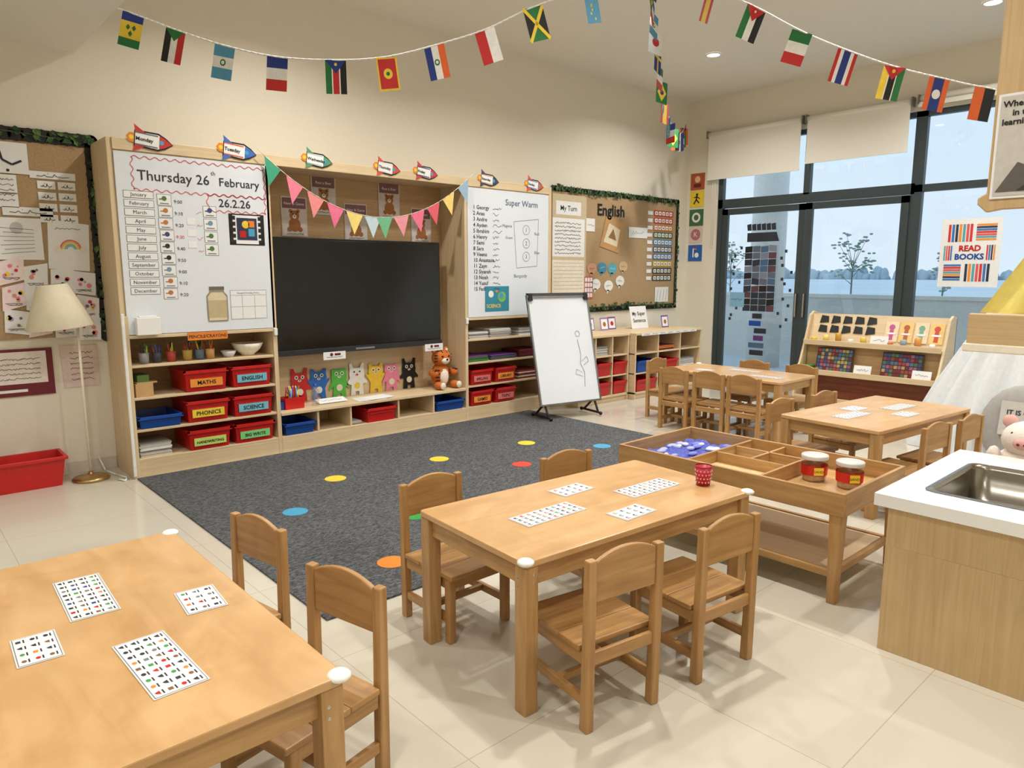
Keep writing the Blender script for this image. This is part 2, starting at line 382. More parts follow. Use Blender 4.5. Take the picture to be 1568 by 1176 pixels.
b.rect(.745,.08,1.04,.31, mat((170,180,186),.5), .001); b.rect(.75,.085,1.035,.305, PAPER, .002)
for x in (.84,.94): b.line([(x,.085),(x,.27)], .002, GREYT, .003)
b.line([(.75,.27),(1.035,.27)], .002, GREYT, .003); b.line([(.75,.18),(1.035,.18)], .002, GREYT, .003); b.scrib(.80,.28,.18,.012,GREYT,.003)
b.done()
b = B("whiteboard", WF(4.51, UY+.012, 1.065)); w, h = 1.135, 1.285
b.prism([(0,0),(w,0),(w,h),(0,h)], 0, .012, BOARD); b.M = WF(4.51, UY, 1.065)
names = "1 Georgy,2 Anas,3 Andre,4 Ayden,5 Ibrahim,6 Henry,7 Sami,8 Sara,9 Veena,10 Anastasia,11 Zayn,12 Siyansh,13 Noah,14 Yusuf,15 Fadi".split(",")
for i, t in enumerate(names): b.text(t, .07, 1.08-i*.058, .055, INK, bold=.0005); b.scrib(.33, 1.08-i*.058, .07+.06*random.random(), .03, INK, th=.004)
b.text("Super Warm", .50, 1.14, .09, mat((80,90,125),.5), bold=.0003)
b.line([(.62,.98),(.98,1.02),(.96,.52),(.66,.50),(.62,.98)], .004, GREYT)
for i, t in enumerate("123"):
    cx, cy = .80, .90-i*.14
    b.line([(cx+.05*math.cos(k*.42), cy+.05*math.sin(k*.42)) for k in range(16)], .004, GREYT); b.text(t, cx, cy-.02, .06, GREYT, .002, 'CENTER')
b.text("Magenta", .46, .92, .04, GREYT); b.text("Red", .92, .85, .045, GREYT); b.text("Green", .50, .80, .04, GREYT); b.text("Blue", .92, .65, .045, GREYT); b.text("Burgundy", .62, .40, .05, GREYT)
b.rect(.22,.05,.55,.31, mat((50,140,165),.5), .002); b.disc(.45,.2,.055, mat((130,190,90),.5), .003); b.disc(.44,.21,.03, LBL, .004); b.text("SCIENCE",.24,.09,.05,YEL,.003,bold=.001); b.disc(.30,.23,.035,WHITE,.003); b.disc(.38,.26,.015,ORG,.003)
b.done()
b = B("paper_tissue_box"); b.frus(1.42,1.58,UY-.07,UY-.012,1.062,1.19,0,WHITE); b.box(1.44,1.56,UY-.06,UY-.02,1.19,1.20,PAPER); b.done(bevel=.006)
b = B("pencils_crayons_sign", WF(1.78, UY-.008, 1.0)); b.prism([(0,0),(.30,.0),(.30,.06),(0,.06)],0,.002,ORG); b.text("PENCILS/CRAYONS",.15,.017,.033,BLACK,.003,'CENTER',bold=.0004); b.done()

# rockets
rc = [((200,50,50),(110,110,120)),((60,110,190),(220,90,60)),((90,150,110),(200,200,210)),((210,80,60),(230,230,235)),((200,60,70),(60,60,110)),((70,70,100),(200,160,120)),((220,90,60),(70,110,180))]
days = ["Monday","Tuesday","Wednesday","Thursday","Friday","Saturday","Sunday"]
for (x, (c1, c2), t) in zip((1.62,2.24,2.91,3.59,4.01,4.78,5.42), rc, days):
    b = B("rocket_cutout", WF(x, UY-.004, 2.44) @ Matrix.Rotation(R(-6),4,'Z'))
    m1, m2 = mat(c1,.5), mat(c2,.5); s = 1 if x < 2.5 else .92
    body = [(-.10,-.045),(.05,-.05),(.10,-.03),(.145,0),(.10,.03),(.05,.05),(-.10,.045)]
    b.prism([(p[0]*1.06*s,p[1]*1.25*s) for p in body],0,.002,BLACK); b.prism([(p[0]*s,p[1]*s) for p in body],.002,.003,WHITE)
    b.poly([(.06*s,-.045*s),(.10*s,-.03*s),(.145*s,0),(.10*s,.03*s),(.06*s,.045*s)],m1,.004)
    b.prism([(-.10*s,.045*s),(-.03*s,.045*s),(-.11*s,.095*s)],0,.003,m1); b.prism([(-.10*s,-.045*s),(-.03*s,-.045*s),(-.11*s,-.095*s)],0,.003,m1)
    b.prism([(-.10*s,-.035*s),(-.10*s,.035*s),(-.14*s,.03*s),(-.16*s,0),(-.14*s,-.03*s)],0,.002,ORG); b.disc(-.125*s,0,.016,YEL,.003,10)
    b.rect(-.10*s,.036*s,.05*s,.045*s,m2,.004); b.rect(-.10*s,-.045*s,.05*s,-.036*s,m2,.004); b.text(t,-.097*s,-.012,.036*s,BLACK,.005,bold=.0008); b.disc(.075*s,0,.016,LBL,.005,10)
    b.done()

# pastel pennants in the TV bay
b = B("pennant_bunting")
def cat(p0, p1, sag, n):
    p0, p1 = Vector(p0), Vector(p1)
    return [p0.lerp(p1, i/n)-Vector((0,0,sag*4*(i/n)*(1-i/n))) for i in range(n+1)]
pts = cat((2.38,5.60,2.47),(4.54,5.60,2.47),.47,36)
b.tube(pts,.003,CREAM,5)
pc = [(60,160,125),(230,125,150),(232,140,140),(232,115,150),(240,215,125),(195,215,225),(110,185,140),(232,150,160),(228,110,140),(222,92,110),(240,210,120),(150,180,205)]
for i, c in enumerate(pc):
    p = pts[2+i*3-(i//6)]; q = pts[3+i*3-(i//6)]
    t = (q-p).normalized(); a = p-t*.082; e = p+t*.082; dn = Vector((t.z*.07,random.uniform(-.02,.0),-.185))
    b.face([tuple(a),tuple(e),tuple(p+dn)], mat(c,.7))
b.done()

# bear posters on the back panel
BR = mat((170,110,60),.7)
for x, z in ((2.87,2.0),(3.16,2.2),(3.48,1.98),(3.85,2.2),(4.22,1.98)):
    b = B("teddy_poster", WF(x, 6.036, z)); w, h = .12, .17
    b.prism([(-w,-h),(w,-h),(w,h),(-w,h)],0,.002,mat((214,204,200),.7)); b.rect(-w+.01,.07,w-.01,h-.01,mat((130,90,96),.6),.003)
    b.rect(-w+.01,-h+.01,w-.01,-.06,mat((226,218,212),.6),.003)
    b.disc(0,-.07,.055,BR,.004,ry=.06); b.disc(0,.01,.045,BR,.005); b.disc(-.035,.048,.016,BR,.005); b.disc(.035,.048,.016,BR,.005)
    b.disc(-.05,-.11,.022,BR,.0055,10); b.disc(.05,-.11,.022,BR,.0055,10)
    b.disc(0,0,.019,CREAM,.006,10); b.disc(0,.005,.006,BLACK,.007,8); b.disc(-.016,.022,.006,BLACK,.006,8); b.disc(.016,.022,.006,BLACK,.006,8); b.text(random.choice(["Rest a Bear","New & Game","Teddy"]),0,.10,.034,WHITE,.005,'CENTER'); b.scrib(-.08,-.155,.16,.015,INK,.006)
    b.done()

# TV
b = B("interactive_tv_panel"); ZT0, ZT1 = .80, 1.81
b.box(2.545, 4.285, 5.82, 5.90, ZT0, ZT1, mat((16,17,18),.35)); b.box(2.56, 4.27, 5.812, 5.82, ZT0+.055, ZT1-.02, mat((8,12,13),.12,0,0))
b.box(2.545, 4.285, 5.80, 5.82, ZT0, ZT0+.045, mat((38,40,44),.35)); b.box(3.3,3.5,5.796,5.80,ZT0+.012,ZT0+.03,GREYT)
b.box(3.0,3.8,5.90,6.035,1.1,1.5,BLACK)
b.done(bevel=.006)
for x in (3.08, 4.18):
    b = B("tv_label_card", WF(x, 5.795, .775)); b.prism([(-.11,-.035),(.11,-.035),(.11,.035),(-.11,.035)],0,.002,PAPER); b.disc(-.03,.01,.016,MAR,.003,10); b.rect(0,0,.06,.02,MAR,.003); b.scrib(-.08,-.02,.16,.012,INK,.003); b.done()

# colour animal cut-outs standing on the bench
for q, (x, c) in enumerate(zip((2.85,3.04,3.25,3.44,3.65,3.83,4.04), ((205,40,45),(40,110,200),(90,190,70),(238,238,235),(240,200,60),(240,140,170),(22,22,24)))):
    b = B("animal_cutout", WF(x, 6.045, .345)); m = mat(c,.6); e = (.02,0,-.02)[q%3]; a = (.0,.035,-.02)[q%3]
    b.prism([(-.07,.0),(-.02,.0),(-.02,.035),(.02,.035),(.02,0),(.07,0),(.06,.10),(.085,.11+a),(.105,.10+a*2),(.11,.125+a*2),(.075,.165+a*.5),(.082,.20),(.076,.24),(.08,.285+e),(.055,.29+e),(.035,.262),(-.035,.262),(-.055,.29+e),(-.08,.285+e),(-.076,.24),(-.082,.20),(-.075,.165+a*.5),(-.11,.125+a*2),(-.105,.10+a*2),(-.085,.11+a),(-.06,.10)],0,.004,m)
    b.disc(-.03,.225,.018,WHITE,.006,12); b.disc(.03,.225,.018,WHITE,.006,12); b.disc(-.03,.225,.009,BLACK,.007,10); b.disc(.03,.225,.009,BLACK,.007,10)
    b.disc(0,.09,.032,random.choice([CREAM,ORG,YEL,WHITE]),.006,14); b.disc(0,.195,.018,CREAM if q not in (3,) else PNK,.006,10,.012); b.disc(0,.198,.006,BLACK,.007,8); b.done()
# tiger plush
b = B("tiger_plush"); T = mat((206,112,44),.9,0,.1,0,.3,80); x, y, z = 4.30, 5.86, .346
b.ball((x,y,z+.13),(.10,.09,.13),T); b.ball((x,y-.02,z+.31),(.105,.09,.09),T); b.ball((x,y-.09,z+.285),(.05,.035,.035),CREAM); b.ball((x,y-.125,z+.30),.012,BLACK,8)
for s in (-1,1):
    b.ball((x+s*.075,y,z+.385),(.032,.018,.032),T,10); b.ball((x+s*.075,y-.014,z+.385),(.018,.01,.018),CREAM,8); b.ball((x+s*.038,y-.098,z+.33),.012,BLACK,8)
    b.ball((x+s*.12,y-.05,z+.16),(.04,.07,.04),T,12); b.ball((x+s*.10,y-.12,z+.04),(.045,.07,.04),T,12); b.ball((x+s*.10,y-.185,z+.045),(.034,.016,.034),CREAM,10)
    for i in range(3): b.cyl((x+s*.105,y-.05,z+.28+i*.03),(x+s*.085,y-.078,z+.285+i*.03),.006,BLACK,n=6)
    for i in range(2): b.cyl((x+s*.145,y-.07-i*.03,z+.19),(x+s*.10,y-.08-i*.03,z+.20),.006,BLACK,n=6)
b.ball((x,y-.055,z+.12),(.06,.045,.09),CREAM,12)
for i in range(4): b.cyl((x-.088,y-.045,z+.08+i*.035),(x-.06,y-.078,z+.085+i*.035),.006,BLACK,n=6); b.cyl((x+.088,y-.045,z+.08+i*.035),(x+.06,y-.078,z+.085+i*.035),.006,BLACK,n=6)
for i in (-1,0,1): b.cyl((x+i*.025,y-.085,z+.365),(x+i*.03,y-.06,z+.385),.006,BLACK,n=6)
b.done()
# bench items
b = B("pencil_caddy"); x, y, z = 2.66, 5.80, .346
b.tub(x-.09,x+.09,y-.06,y+.06,z,z+.10,.005,.004,RED); b.tub(x-.14,x-.09,y-.04,y+.05,z,z+.07,.003,.003,BLUE)
for i in range(14): b.cyl((x+random.uniform(-.07,.07),y+random.uniform(-.04,.04),z+.01),(x+random.uniform(-.09,.09),y+random.uniform(-.05,.05),z+.17+random.uniform(-.02,.03)),.005,random.choice([YEL,GRN,BLUE,RED,ORG,LBL,WHITE]),n=6)
b.done()
b = B("water_bottle"); b.lathe([(0,0),(.03,0),(.032,.02),(.032,.12),(.02,.15),(.014,.17),(.014,.19),(0,.19)],CLEAR,(2.87,5.78,.346)); b.lathe([(.017,.17),(.017,.195),(0,.196)],BLUE,(2.87,5.78,.346)); b.done()
b = B("sentence_card", TF(3.05,5.78,.352)@Matrix.Rotation(R(15),4,'X')); b.prism([(-.14,0),(.14,0),(.14,.1),(-.14,.1)],0,.003,PAPER); b.scrib(-.1,.04,.2,.02,INK,.004); b.done()
b = B("loose_papers")
for i in range(4):
    b.M = TF(3.40+i*.03,5.76,.347+i*.002,random.uniform(-12,12)); b.box(-.14,.14,-.09,.09,0,.001,PAPER)
b.done()

# storage trays
def tray(x0, x1, z, h, m, label=None, lc=None, y=UY-.012, d=.38):
    b = B("storage_tray"); t = .012
    b.tub(x0+.012, x1-.012, y+.012, y+d, z+.002, z+h, t, .004, m)
    b.box(x0, x1, y, y+.016, z+h-.022, z+h+.002, m); b.box(x0, x0+.016, y, y+d, z+h-.012, z+h+.002, m); b.box(x1-.016, x1, y, y+d, z+h-.012, z+h+.002, m)
    b.box(x0+.1*(x1-x0), x1-.1*(x1-x0), y+.008, y+.018, z+h*.62, z+h*.66, m)
    if label:
        w = (x1-x0)*.36; cx = (x0+x1)/2; b.M = WF(cx, y+.012, z+h*.42)
        b.prism([(-w,-.032),(w,-.032),(w,.032),(-w,.032)],0,.004, lc or YEL)
        b.text(label,0,-.014,min(.044,w*2.6/len(label)),BLACK,.0055,'CENTER',bold=.0008)
    b.done(bevel=.002)
LORG = mat((240,150,60),.5); LBLU = mat((120,190,210),.5); LPK = mat((220,120,120),.5)
tray(1.73,2.07,.60,.165,RED,"MATHS",LORG); tray(2.09,2.43,.60,.165,RED,"ENGLISH",LBLU)
tray(1.73,2.07,.36,.165,RED,"PHONICS"); tray(2.09,2.43,.36,.165,RED,"SCIENCE",LBLU)
tray(1.73,2.07,.14,.155,RED,"HANDWRITING",mat((200,225,120),.5)); tray(2.09,2.43,.14,.155,RED,"BIG WRITE",mat((130,210,130),.5))
tray(1.39,1.71,.36,.09,BLUE); tray(2.51,2.80,.14,.10,BLUE); tray(3.30,3.63,.14,.13,RED); tray(4.09,4.45,.14,.10,BLUE)
tray(4.53,4.84,.36,.155,RED,"SPELLING",LPK); tray(4.86,5.17,.36,.155,RED,"LIBRARY",LORG); tray(4.53,4.84,.145,.15,RED,"GAMES",LORG); tray(4.86,5.17,.145,.15,RED,"TOPIC",LPK)
def stack(name, x0, x1, z, h, cols, d=.3, y=UY+.03):
    b = B(name); n = max(3, int(h/.008))
    for i in range(n):
        o = random.uniform(-.008,.008); b.box(x0+o, x1+o, y+random.uniform(0,.015), y+d, z+i*h/n, z+(i+.85)*h/n, random.choice(cols))
    b.done()
GP = [PAPER, mat((200,196,190),.7), mat((170,165,165),.7)]
stack("paper_stack",1.40,1.62,.141,.10,GP); stack("paper_stack",4.54,4.80,.841,.07,GP); stack("paper_stack",4.83,5.12,.841,.09,GP); stack("book_stack",4.54,4.80,.601,.06,[GRN,mat((70,110,60),.6),mat((120,60,130),.6)]); stack("book_stack",4.84,5.2,.601,.05,[mat((110,60,140),.6),mat((60,120,70),.6)]); stack("book_stack",5.24,5.6,.601,.08,[BLACK,MAR])
stack("paper_stack",3.17,3.27,.141,.03,GP); stack("book_stack",5.24,5.6,.361,.09,[mat((150,60,50),.6),PAPER]); stack("paper_stack",5.24,5.6,.841,.08,GP)
b = B("cardboard_organiser"); CB = mat((200,160,110),.8); b.tub(1.40,1.52,UY+.02,UY+.25,.601,.70,0,.004,CB); b.tub(1.41,1.55,UY+.02,UY+.2,.701,.71,0,.004,CB); b.box(1.42,1.50,UY+.04,UY+.2,.61,.76,mat((90,120,60),.7)); b.done()
for x, c in ((1.49,(150,150,155)),(1.58,(60,60,70)),(1.68,(170,60,50)),(1.80,(180,150,70)),(1.89,(90,110,130)),(1.97,(200,150,90))):
    b = B("pencil_pot"); b.lathe([(0,0),(.032,0),(.036,.08),(.033,.08),(.03,.004),(0,.004)],mat(c,.5),(x,UY+.09,.841),16)
    for i in range(9): b.cyl((x+random.uniform(-.02,.02),UY+.09+random.uniform(-.02,.02),.85),(x+random.uniform(-.035,.035),UY+.09+random.uniform(-.03,.03),.965+random.uniform(0,.03)),.004,random.choice([YEL,GRN,BLUE,RED,ORG,INK]),n=6)
    b.done()
b = B("mixing_bowl"); b.lathe([(0,0),(.05,0),(.055,.01),(.10,.05),(.125,.10),(.12,.10),(.095,.055),(.05,.015),(0,.012)],CREAM,(2.29,UY+.14,.841)); b.done()
b = B("mixing_bowl"); b.lathe([(0,0),(.035,0),(.06,.05),(.057,.05),(.03,.008),(0,.008)],mat((200,200,200),.3),(2.12,UY+.1,.841)); b.done()

# ------------------------------------------------------------ low cubby units on the right
for x0, x1, yf, cols in ((5.85, 6.74, 5.36, 3), (6.76, 8.15, 5.28, 3)):
    b = B("low_cubby_unit"); yb = YW-.025
    b.box(x0, x1, yf-.01, yb, .775, .80, W_UN); b.box(x0, x1, yf, yb, .06, .085, W_UN); b.box(x0+.02, x1-.02, yf+.02, yf+.04, 0, .06, W_UN)
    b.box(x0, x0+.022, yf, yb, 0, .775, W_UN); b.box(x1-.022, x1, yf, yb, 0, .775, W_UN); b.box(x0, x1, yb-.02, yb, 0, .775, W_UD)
    for i in range(1, cols): xx = x0+(x1-x0)*i/cols; b.box(xx-.01, xx+.01, yf+.005, yb, .085, .775, W_UN)
    for z in (.30, .54): b.box(x0, x1, yf+.01, yb, z, z+.018, W_UN)
    b.done(bevel=.003)
for z in (.32,.09): tray(6.16,6.42,z,.15,RED,y=5.35); tray(6.46,6.71,z,.15,RED,y=5.35)
tray(6.80,7.20,.32,.14,BLUE,y=5.27); tray(6.80,7.20,.09,.14,RED,y=5.27); tray(7.26,7.64,.32,.12,RED,y=5.27)
stack("paper_stack",6.17,6.40,.56,.10,GP,y=5.4); stack("book_stack",7.26,7.62,.56,.06,[ORG,MAR,GRN],y=5.33); stack("paper_stack",7.74,8.08,.32,.1,GP,y=5.33)
b = B("sentence_sign", WF(7.45, 5.75, .802)@Matrix.Rotation(R(-12),4,'X')); b.prism([(-.17,0),(.17,0),(.17,.29),(-.17,.29)],0,.004,PAPER); b.text("My Super",0,.17,.07,INK,.006,'CENTER',bold=.001); b.text("Sentence",0,.08,.07,INK,.006,'CENTER',bold=.001); b.done()
for i in range(10):
    x = 6.05+i*.2
    if abs(x-7.45) < .22: continue
    b = B("picture_card", WF(x, 5.80+random.uniform(-.2,.1), .802)@Matrix.Rotation(R(-10),4,'X')); b.prism([(-.075,0),(.075,0),(.075,.16),(-.075,.16)],0,.003,random.choice([mat((120,80,150),.6),PAPER,mat((160,120,180),.6),GRN]))
    b.rect(-.06,.015,.06,.14,PAPER,.004); b.disc(0,.075,.03,random.choice([RED,YEL,LBL,BR]),.005,12); b.done()
b = B("label_rail", WF(7.4,5.265,.778))
b.prism([(-.55,-.012),(.6,-.012),(.6,.018),(-.55,.018)],0,.004,PAPER)
for i in range(7): b.scrib(-.5+i*.16,-.005,.1,.016,INK,.006)
b.done()

# ------------------------------------------------------------ English display
IV = [mat((60,92,48),.7), mat((92,122,66),.7), mat((44,70,40),.7)]
def ivy(b, pts, n=60, w=.04, d=.01):
    for i in range(n):
        t = random.random()*(len(pts)-1); k = int(t); f = t-k
        x = pts[k][0]*(1-f)+pts[k+1][0]*f+random.uniform(-w,w); y = pts[k][1]*(1-f)+pts[k+1][1]*f+random.uniform(-w,w)
        a = random.uniform(0,6.28); l = random.uniform(.018,.032); m = random.choice(IV)
        z = d+random.uniform(0,.015); ca, sa = math.cos(a), math.sin(a)
        b.face([(x-ca*l,y-sa*l,z),(x-sa*l*.6,y+ca*l*.6,z+.008),(x+ca*l,y+sa*l,z),(x+sa*l*.6,y-ca*l*.6,z+.008)], m)
    b.line([p for p in pts], .008, mat((70,84,44),.8), d)
def scallop(b, x0, y0, x1, y1, m, r=.035):
    L = math.hypot(x1-x0,y1-y0); n = int(L/(r*1.5))
    for i in range(n+1): b.disc(x0+(x1-x0)*i/n, y0+(y1-y0)*i/n, r, m, .004, 12)
b = B("english_display_board", WF(6.16, YW-.003, 1.05)); W, H = 2.53, 1.46
b.prism([(0,0),(W,0),(W,H),(0,H)],0,.012,W_CORK)
b.M = WF(6.16, YW-.016, 1.05)
for q in ((0,0,W,0),(W,0,W,H),(0,H,W,H)): b.line([(q[0],q[1]),(q[2],q[3])],.06,BLACK,.003); scallop(b,*q,BLACK)
b.text("English",.80,1.19,.20,BLACK,.006,bold=.004)
b.rect(.0,.0,.60,1.40,mat((206,190,158),.8),.005)
b.rect(.06,1.16,.50,1.32,PAPER,.006); b.text("My Turn",.28,1.21,.085,INK,.007,'CENTER',bold=.001)
b.rect(.0,.66,.57,1.12,PAPER,.006)
for i in range(9): b.scrib(.04,1.05-i*.045,.46,.024,INK,.008,.005)
b.rect(.0,.22,.57,.62,CREAM,.006)
for i in range(8): b.line([(.02,.27+i*.045),(.55,.27+i*.045)],.003,GREYT,.007)
b.rect(.08,.04,.42,.18,PAPER,.006); b.scrib(.12,.09,.25,.03,INK,.008)
b.rect(.60,.98,.76,1.14,PAPER,.006); b.scrib(.62,1.04,.12,.03,INK,.008)
b.poly([(.86,.80),(1.24,.72),(1.36,1.12),(.98,1.18)],mat((196,152,100),.8),.006); b.poly([(.93,.86),(1.20,.80),(1.26,1.02),(1.04,1.1)],mat((232,218,190),.8),.008); b.poly([(1.02,.92),(1.18,.88),(1.12,1.03)],mat((150,110,70),.8),.010)
b.rect(1.44,.93,1.84,1.07,PAPER,.006); b.scrib(1.5,.98,.26,.04,INK,.008)
for x, y, c in ((.72,.52,(210,160,130)),(.92,.53,(70,140,170)),(1.12,.52,(90,170,190)),(.80,.32,(240,240,238)),(1.05,.30,(240,240,238)),(1.28,.36,(235,235,230)),(1.34,.55,(210,180,140))):
    b.disc(x,y,.09,mat(c,.6),.006,16,.07); b.poly([(x-.03,y-.05),(x+.02,y-.055),(x-.03,y-.11)],mat(c,.6),.006); b.scrib(x-.05,y-.01,.1,.025,WHITE if c[0] < 100 else INK,.008)
b.rect(.58,.14,.74,.42,mat((200,90,100),.6),.006)
for i in range(3):
    for j in range(4): b.rect(.59+i*.05,.16+j*.065,.63+i*.05,.21+j*.065,PAPER,.007)
cl = [(190,50,40),(190,60,50),(200,120,60),(70,100,60),(70,140,190),(60,90,120),(60,120,180),(200,170,60),(40,40,44),(60,60,64)]
for i, c in enumerate(cl):
    y = 1.24-i*.098; b.rect(1.98,y,2.42,y+.078,mat(c,.6),.006); b.rect(1.84,y+.01,1.95,y+.06,PAPER,.006)
    for k in range(5): b.rect(2.0+k*.083,y+.015,2.06+k*.083,y+.063,PAPER if (i+k)%3 else CREAM,.007); b.disc(2.03+k*.083,y+.038,.012,INK,.008,8)
b.rect(2.05,.06,2.36,.27,PAPER,.006)
for i in range(4): b.line([(2.09+i*.07,.08),(2.12+i*.07,.24)],.012,mat((200,190,150),.6),.007)
ivy(b,[(.0,H+.01),(.7,H-.02),(1.6,H+.01),(W,H-.03)],200,.035); ivy(b,[(W,H-.03),(W-.01,.7),(W,0)],50,.03); ivy(b,[(.6,0.02),(1.5,.04),(W,.0)],110,.035)
b.done(norm=False)

for z, c, k in ((2.80,(178,84,52),0),(2.56,(236,206,60),1),(2.30,(60,110,70),2),(2.06,(214,200,190),3),(1.80,(40,100,180),4)):
    b = B("wall_icon_sign", EF(XW-.002, 5.96, z)); w = .115
    b.prism([(-w,-w),(w,-w),(w,w),(-w,w)],0,.004,mat(c,.5))
    if k == 0: b.disc(0,.03,.045,mat((230,190,150),.6),.006); b.rect(-.06,-.08,.06,-.03,MAR,.006)
    elif k == 1: b.disc(0,.06,.02,BLACK,.006,10); b.line([(0,.04),(-.01,-.01),(-.05,-.07)],.02,BLACK,.006); b.line([(-.01,-.01),(.04,-.06)],.018,BLACK,.006); b.line([(-.05,.02),(0,.03),(.05,.0)],.014,BLACK,.006)
    elif k == 2: b.disc(0,0,.07,WHITE,.006); b.disc(0,0,.04,mat((60,110,70),.5),.007)
    elif k == 3: b.disc(0,0,.08,mat((180,110,120),.5),.006); b.text("K",0,-.03,.1,WHITE,.007,'CENTER')
    else: b.line([(-.03,-.06),(-.03,.06),(.02,.06)],.02,WHITE,.006); b.disc(.03,-.03,.035,WHITE,.006); b.disc(.0,.07,.018,RED,.007,10)
    b.done()

# left display
b = B("arabic_display_board", WF(.2, YW-.003, 1.04)); W, H = 1.14, 1.42
b.prism([(0,0),(W,0),(W,H),(0,H)],0,.012,W_CORK); b.M = WF(.2, YW-.016, 1.04)
for q in ((0,H,W,H),(W,0,W,H)): b.line([(q[0],q[1]),(q[2],q[3])],.09,BLACK,.003); scallop(b,*q,BLACK,.05)
b.rect(0,H-.27,.74,H-.06,PAPER,.005)
def arab(x,y,w,h,m,th):
    b.line([(x+w,y+h*.3),(x+w*.8,y),(x+w*.6,y+h*.3),(x+w*.55,y+h),(x+w*.5,y),(x+w*.3,y),(x+w*.25,y+h*.6),(x+w*.15,y),(x,y+h*.2)],th,m,.008); b.disc(x+w*.35,y+h*1.1,th*.7,m,.008,8); b.disc(x+w*.7,y-h*.4,th*.7,m,.008,8)
arab(.42,H-.21,.28,.1,INK,.014)
b.rect(.74,1.13,1.02,1.18,PAPER,.005); arab(.78,1.145,.2,.02,INK,.004)
for i in range(2):
    for j in range(4): b.rect(.78+i*.125,1.06-j*.078,.89+i*.125,1.115-j*.078,PAPER,.005); arab(.80+i*.125,1.075-j*.078,.07,.022,INK,.004)
b.rect(.5,1.02,.66,1.14,PAPER,.005); b.rect(.5,.92,.66,1.01,PAPER,.005); [b.scrib(.52,1.10-i*.035,.12,.015,INK,.007) for i in range(5)]
b.rect(.56,.865,.86,.925,PAPER,.005); arab(.6,.885,.22,.02,INK,.004)
b.poly([(.80,.50),(1.06,.48),(1.08,.82),(.82,.85)],PAPER,.006)
for k, c in enumerate(((220,110,100),(240,180,110),(240,220,130),(140,200,150),(150,180,220))):
    r = .065-k*.010; b.line([(.95+r*math.cos(t*.35), .64+r*math.sin(t*.35)) for t in range(10)],.009,mat(c,.6),.008)
b.disc(.87,.64,.02,CREAM,.009,10); b.disc(1.03,.64,.02,CREAM,.009,10)
b.scrib(.86,.78,.16,.015,INK,.008)
b.rect(.5,.56,.78,.85,PAPER,.0055); [b.line([(.53+.02*(i%2),.60+i*.03),(.73,.62+i*.025)],.003,GREYT,.007) for i in range(7)]
b.disc(.63,.78,.04,mat((200,200,205),.6),.007)
spots = [(.5,.40),(.64,.36),(.80,.33),(.94,.31),(.5,.22),(.64,.19),(.80,.16),(.95,.13),(.5,.04),(.64,.02),(.80,.0),(.95,-.03)]
for x, y in spots:
    w_, h_ = .145, .165; o = random.uniform(-.02,.02); dd = .006+random.uniform(.0005,.003)
    b.poly([(x,y+o),(x+w_,y-o),(x+w_+.01,y+h_-o),(x+.01,y+h_+o)],random.choice([PAPER,PAPER,mat((245,225,228),.7)]),dd)
    for k in range(6): b.disc(x+random.uniform(.03,.12),y+random.uniform(.05,.13),random.uniform(.006,.018),random.choice([PNK,PNK,mat((220,150,130),.6),GREYT,mat((170,150,190),.6),YEL,RED]),.011,10)
    b.line([(x+.02,y+.035),(x+.12,y+.035)],.003,INK,.011); b.scrib(x+.03,y+.02,.09,.012,INK,.011)
ivy(b,[(.5,H+.02),(.9,H),(W+.01,H)],40,.03); ivy(b,[(W+.01,H),(W,.8),(W+.0,0)],60,.03)
b.done(norm=False)
b = B("framed_notice", WF(.60, YW-.003, .63)); b.prism([(-.05,0),(.37,0),(.37,.34),(-.05,.34)],0,.01,MAR); b.rect(0,.09,.33,.32,mat((236,226,220),.6),.012)
for i in range(5): b.scrib(.03,.12+i*.035,.26,.014,MAR if i % 2 else INK,.014)
b.rect(-.02,.03,.2,.05,PAPER,.012); b.done()
b = B("pinned_notice", WF(1.14, YW-.003, .66)); b.prism([(-.11,0),(.13,0),(.12,.31),(-.12,.32)],0,.003,mat((225,205,200),.7)); [b.scrib(-.06,.05+i*.04,.15,.016,MAR if i % 3 else INK,.005) for i in range(6)]
b.done(norm=False)

# ------------------------------------------------------------ floor lamp & bin
b = B("floor_lamp"); x, y = 1.10, 5.86; BRS = mat((190,160,110),.3,.9)
b.lathe([(0,0),(.12,0),(.125,.01),(.11,.025),(.03,.035),(.014,.05),(.014,.06)],BRS,(x,y,.001)); b.cyl((x,y,.05),(x,y,1.28),.009,CREAM); b.cyl((x,y,1.28),(x-.07,y,1.36),.008,BRS)
b.M = Matrix.Translation((x-.10,y,1.125))@Matrix.Rotation(R(-6),4,'Y')
SH = mat((226,216,190),.8,0,.03,.05)
b.lathe([(.205,0),(.21,.005),(.095,.30),(.09,.305)],SH,(0,0,0),80,.012,40); b.lathe([(.20,0.003),(.09,.30)],SH,(0,0,0),80,.012,40)
b.cyl((-.09,0,.29),(.09,0,.29),.003,BRS,n=6); b.cyl((0,-.09,.29),(0,.09,.29),.003,BRS,n=6); b.ball((0,0,.18),(.035,.035,.05),WHITE)
b.done(norm=False)
b = B("red_storage_tub"); b.tub(.46,.94,5.80,6.08,.001,.215,.03,.006,RED); b.box(.445,.955,5.785,5.802,.195,.218,RED); b.box(.445,.46,5.80,6.08,.195,.218,RED); b.box(.94,.955,5.80,6.08,.195,.218,RED); b.box(.445,.955,6.08,6.09,.195,.218,RED); b.done(bevel=.003)
b = B("power_cable"); b.tube([(1.2,6.09,.12),(1.22,5.98,.02),(1.26,5.85,.008),(1.3,5.7,.008),(1.27,5.62,.008),(1.24,5.7,.008)],.006,RUB); b.done()

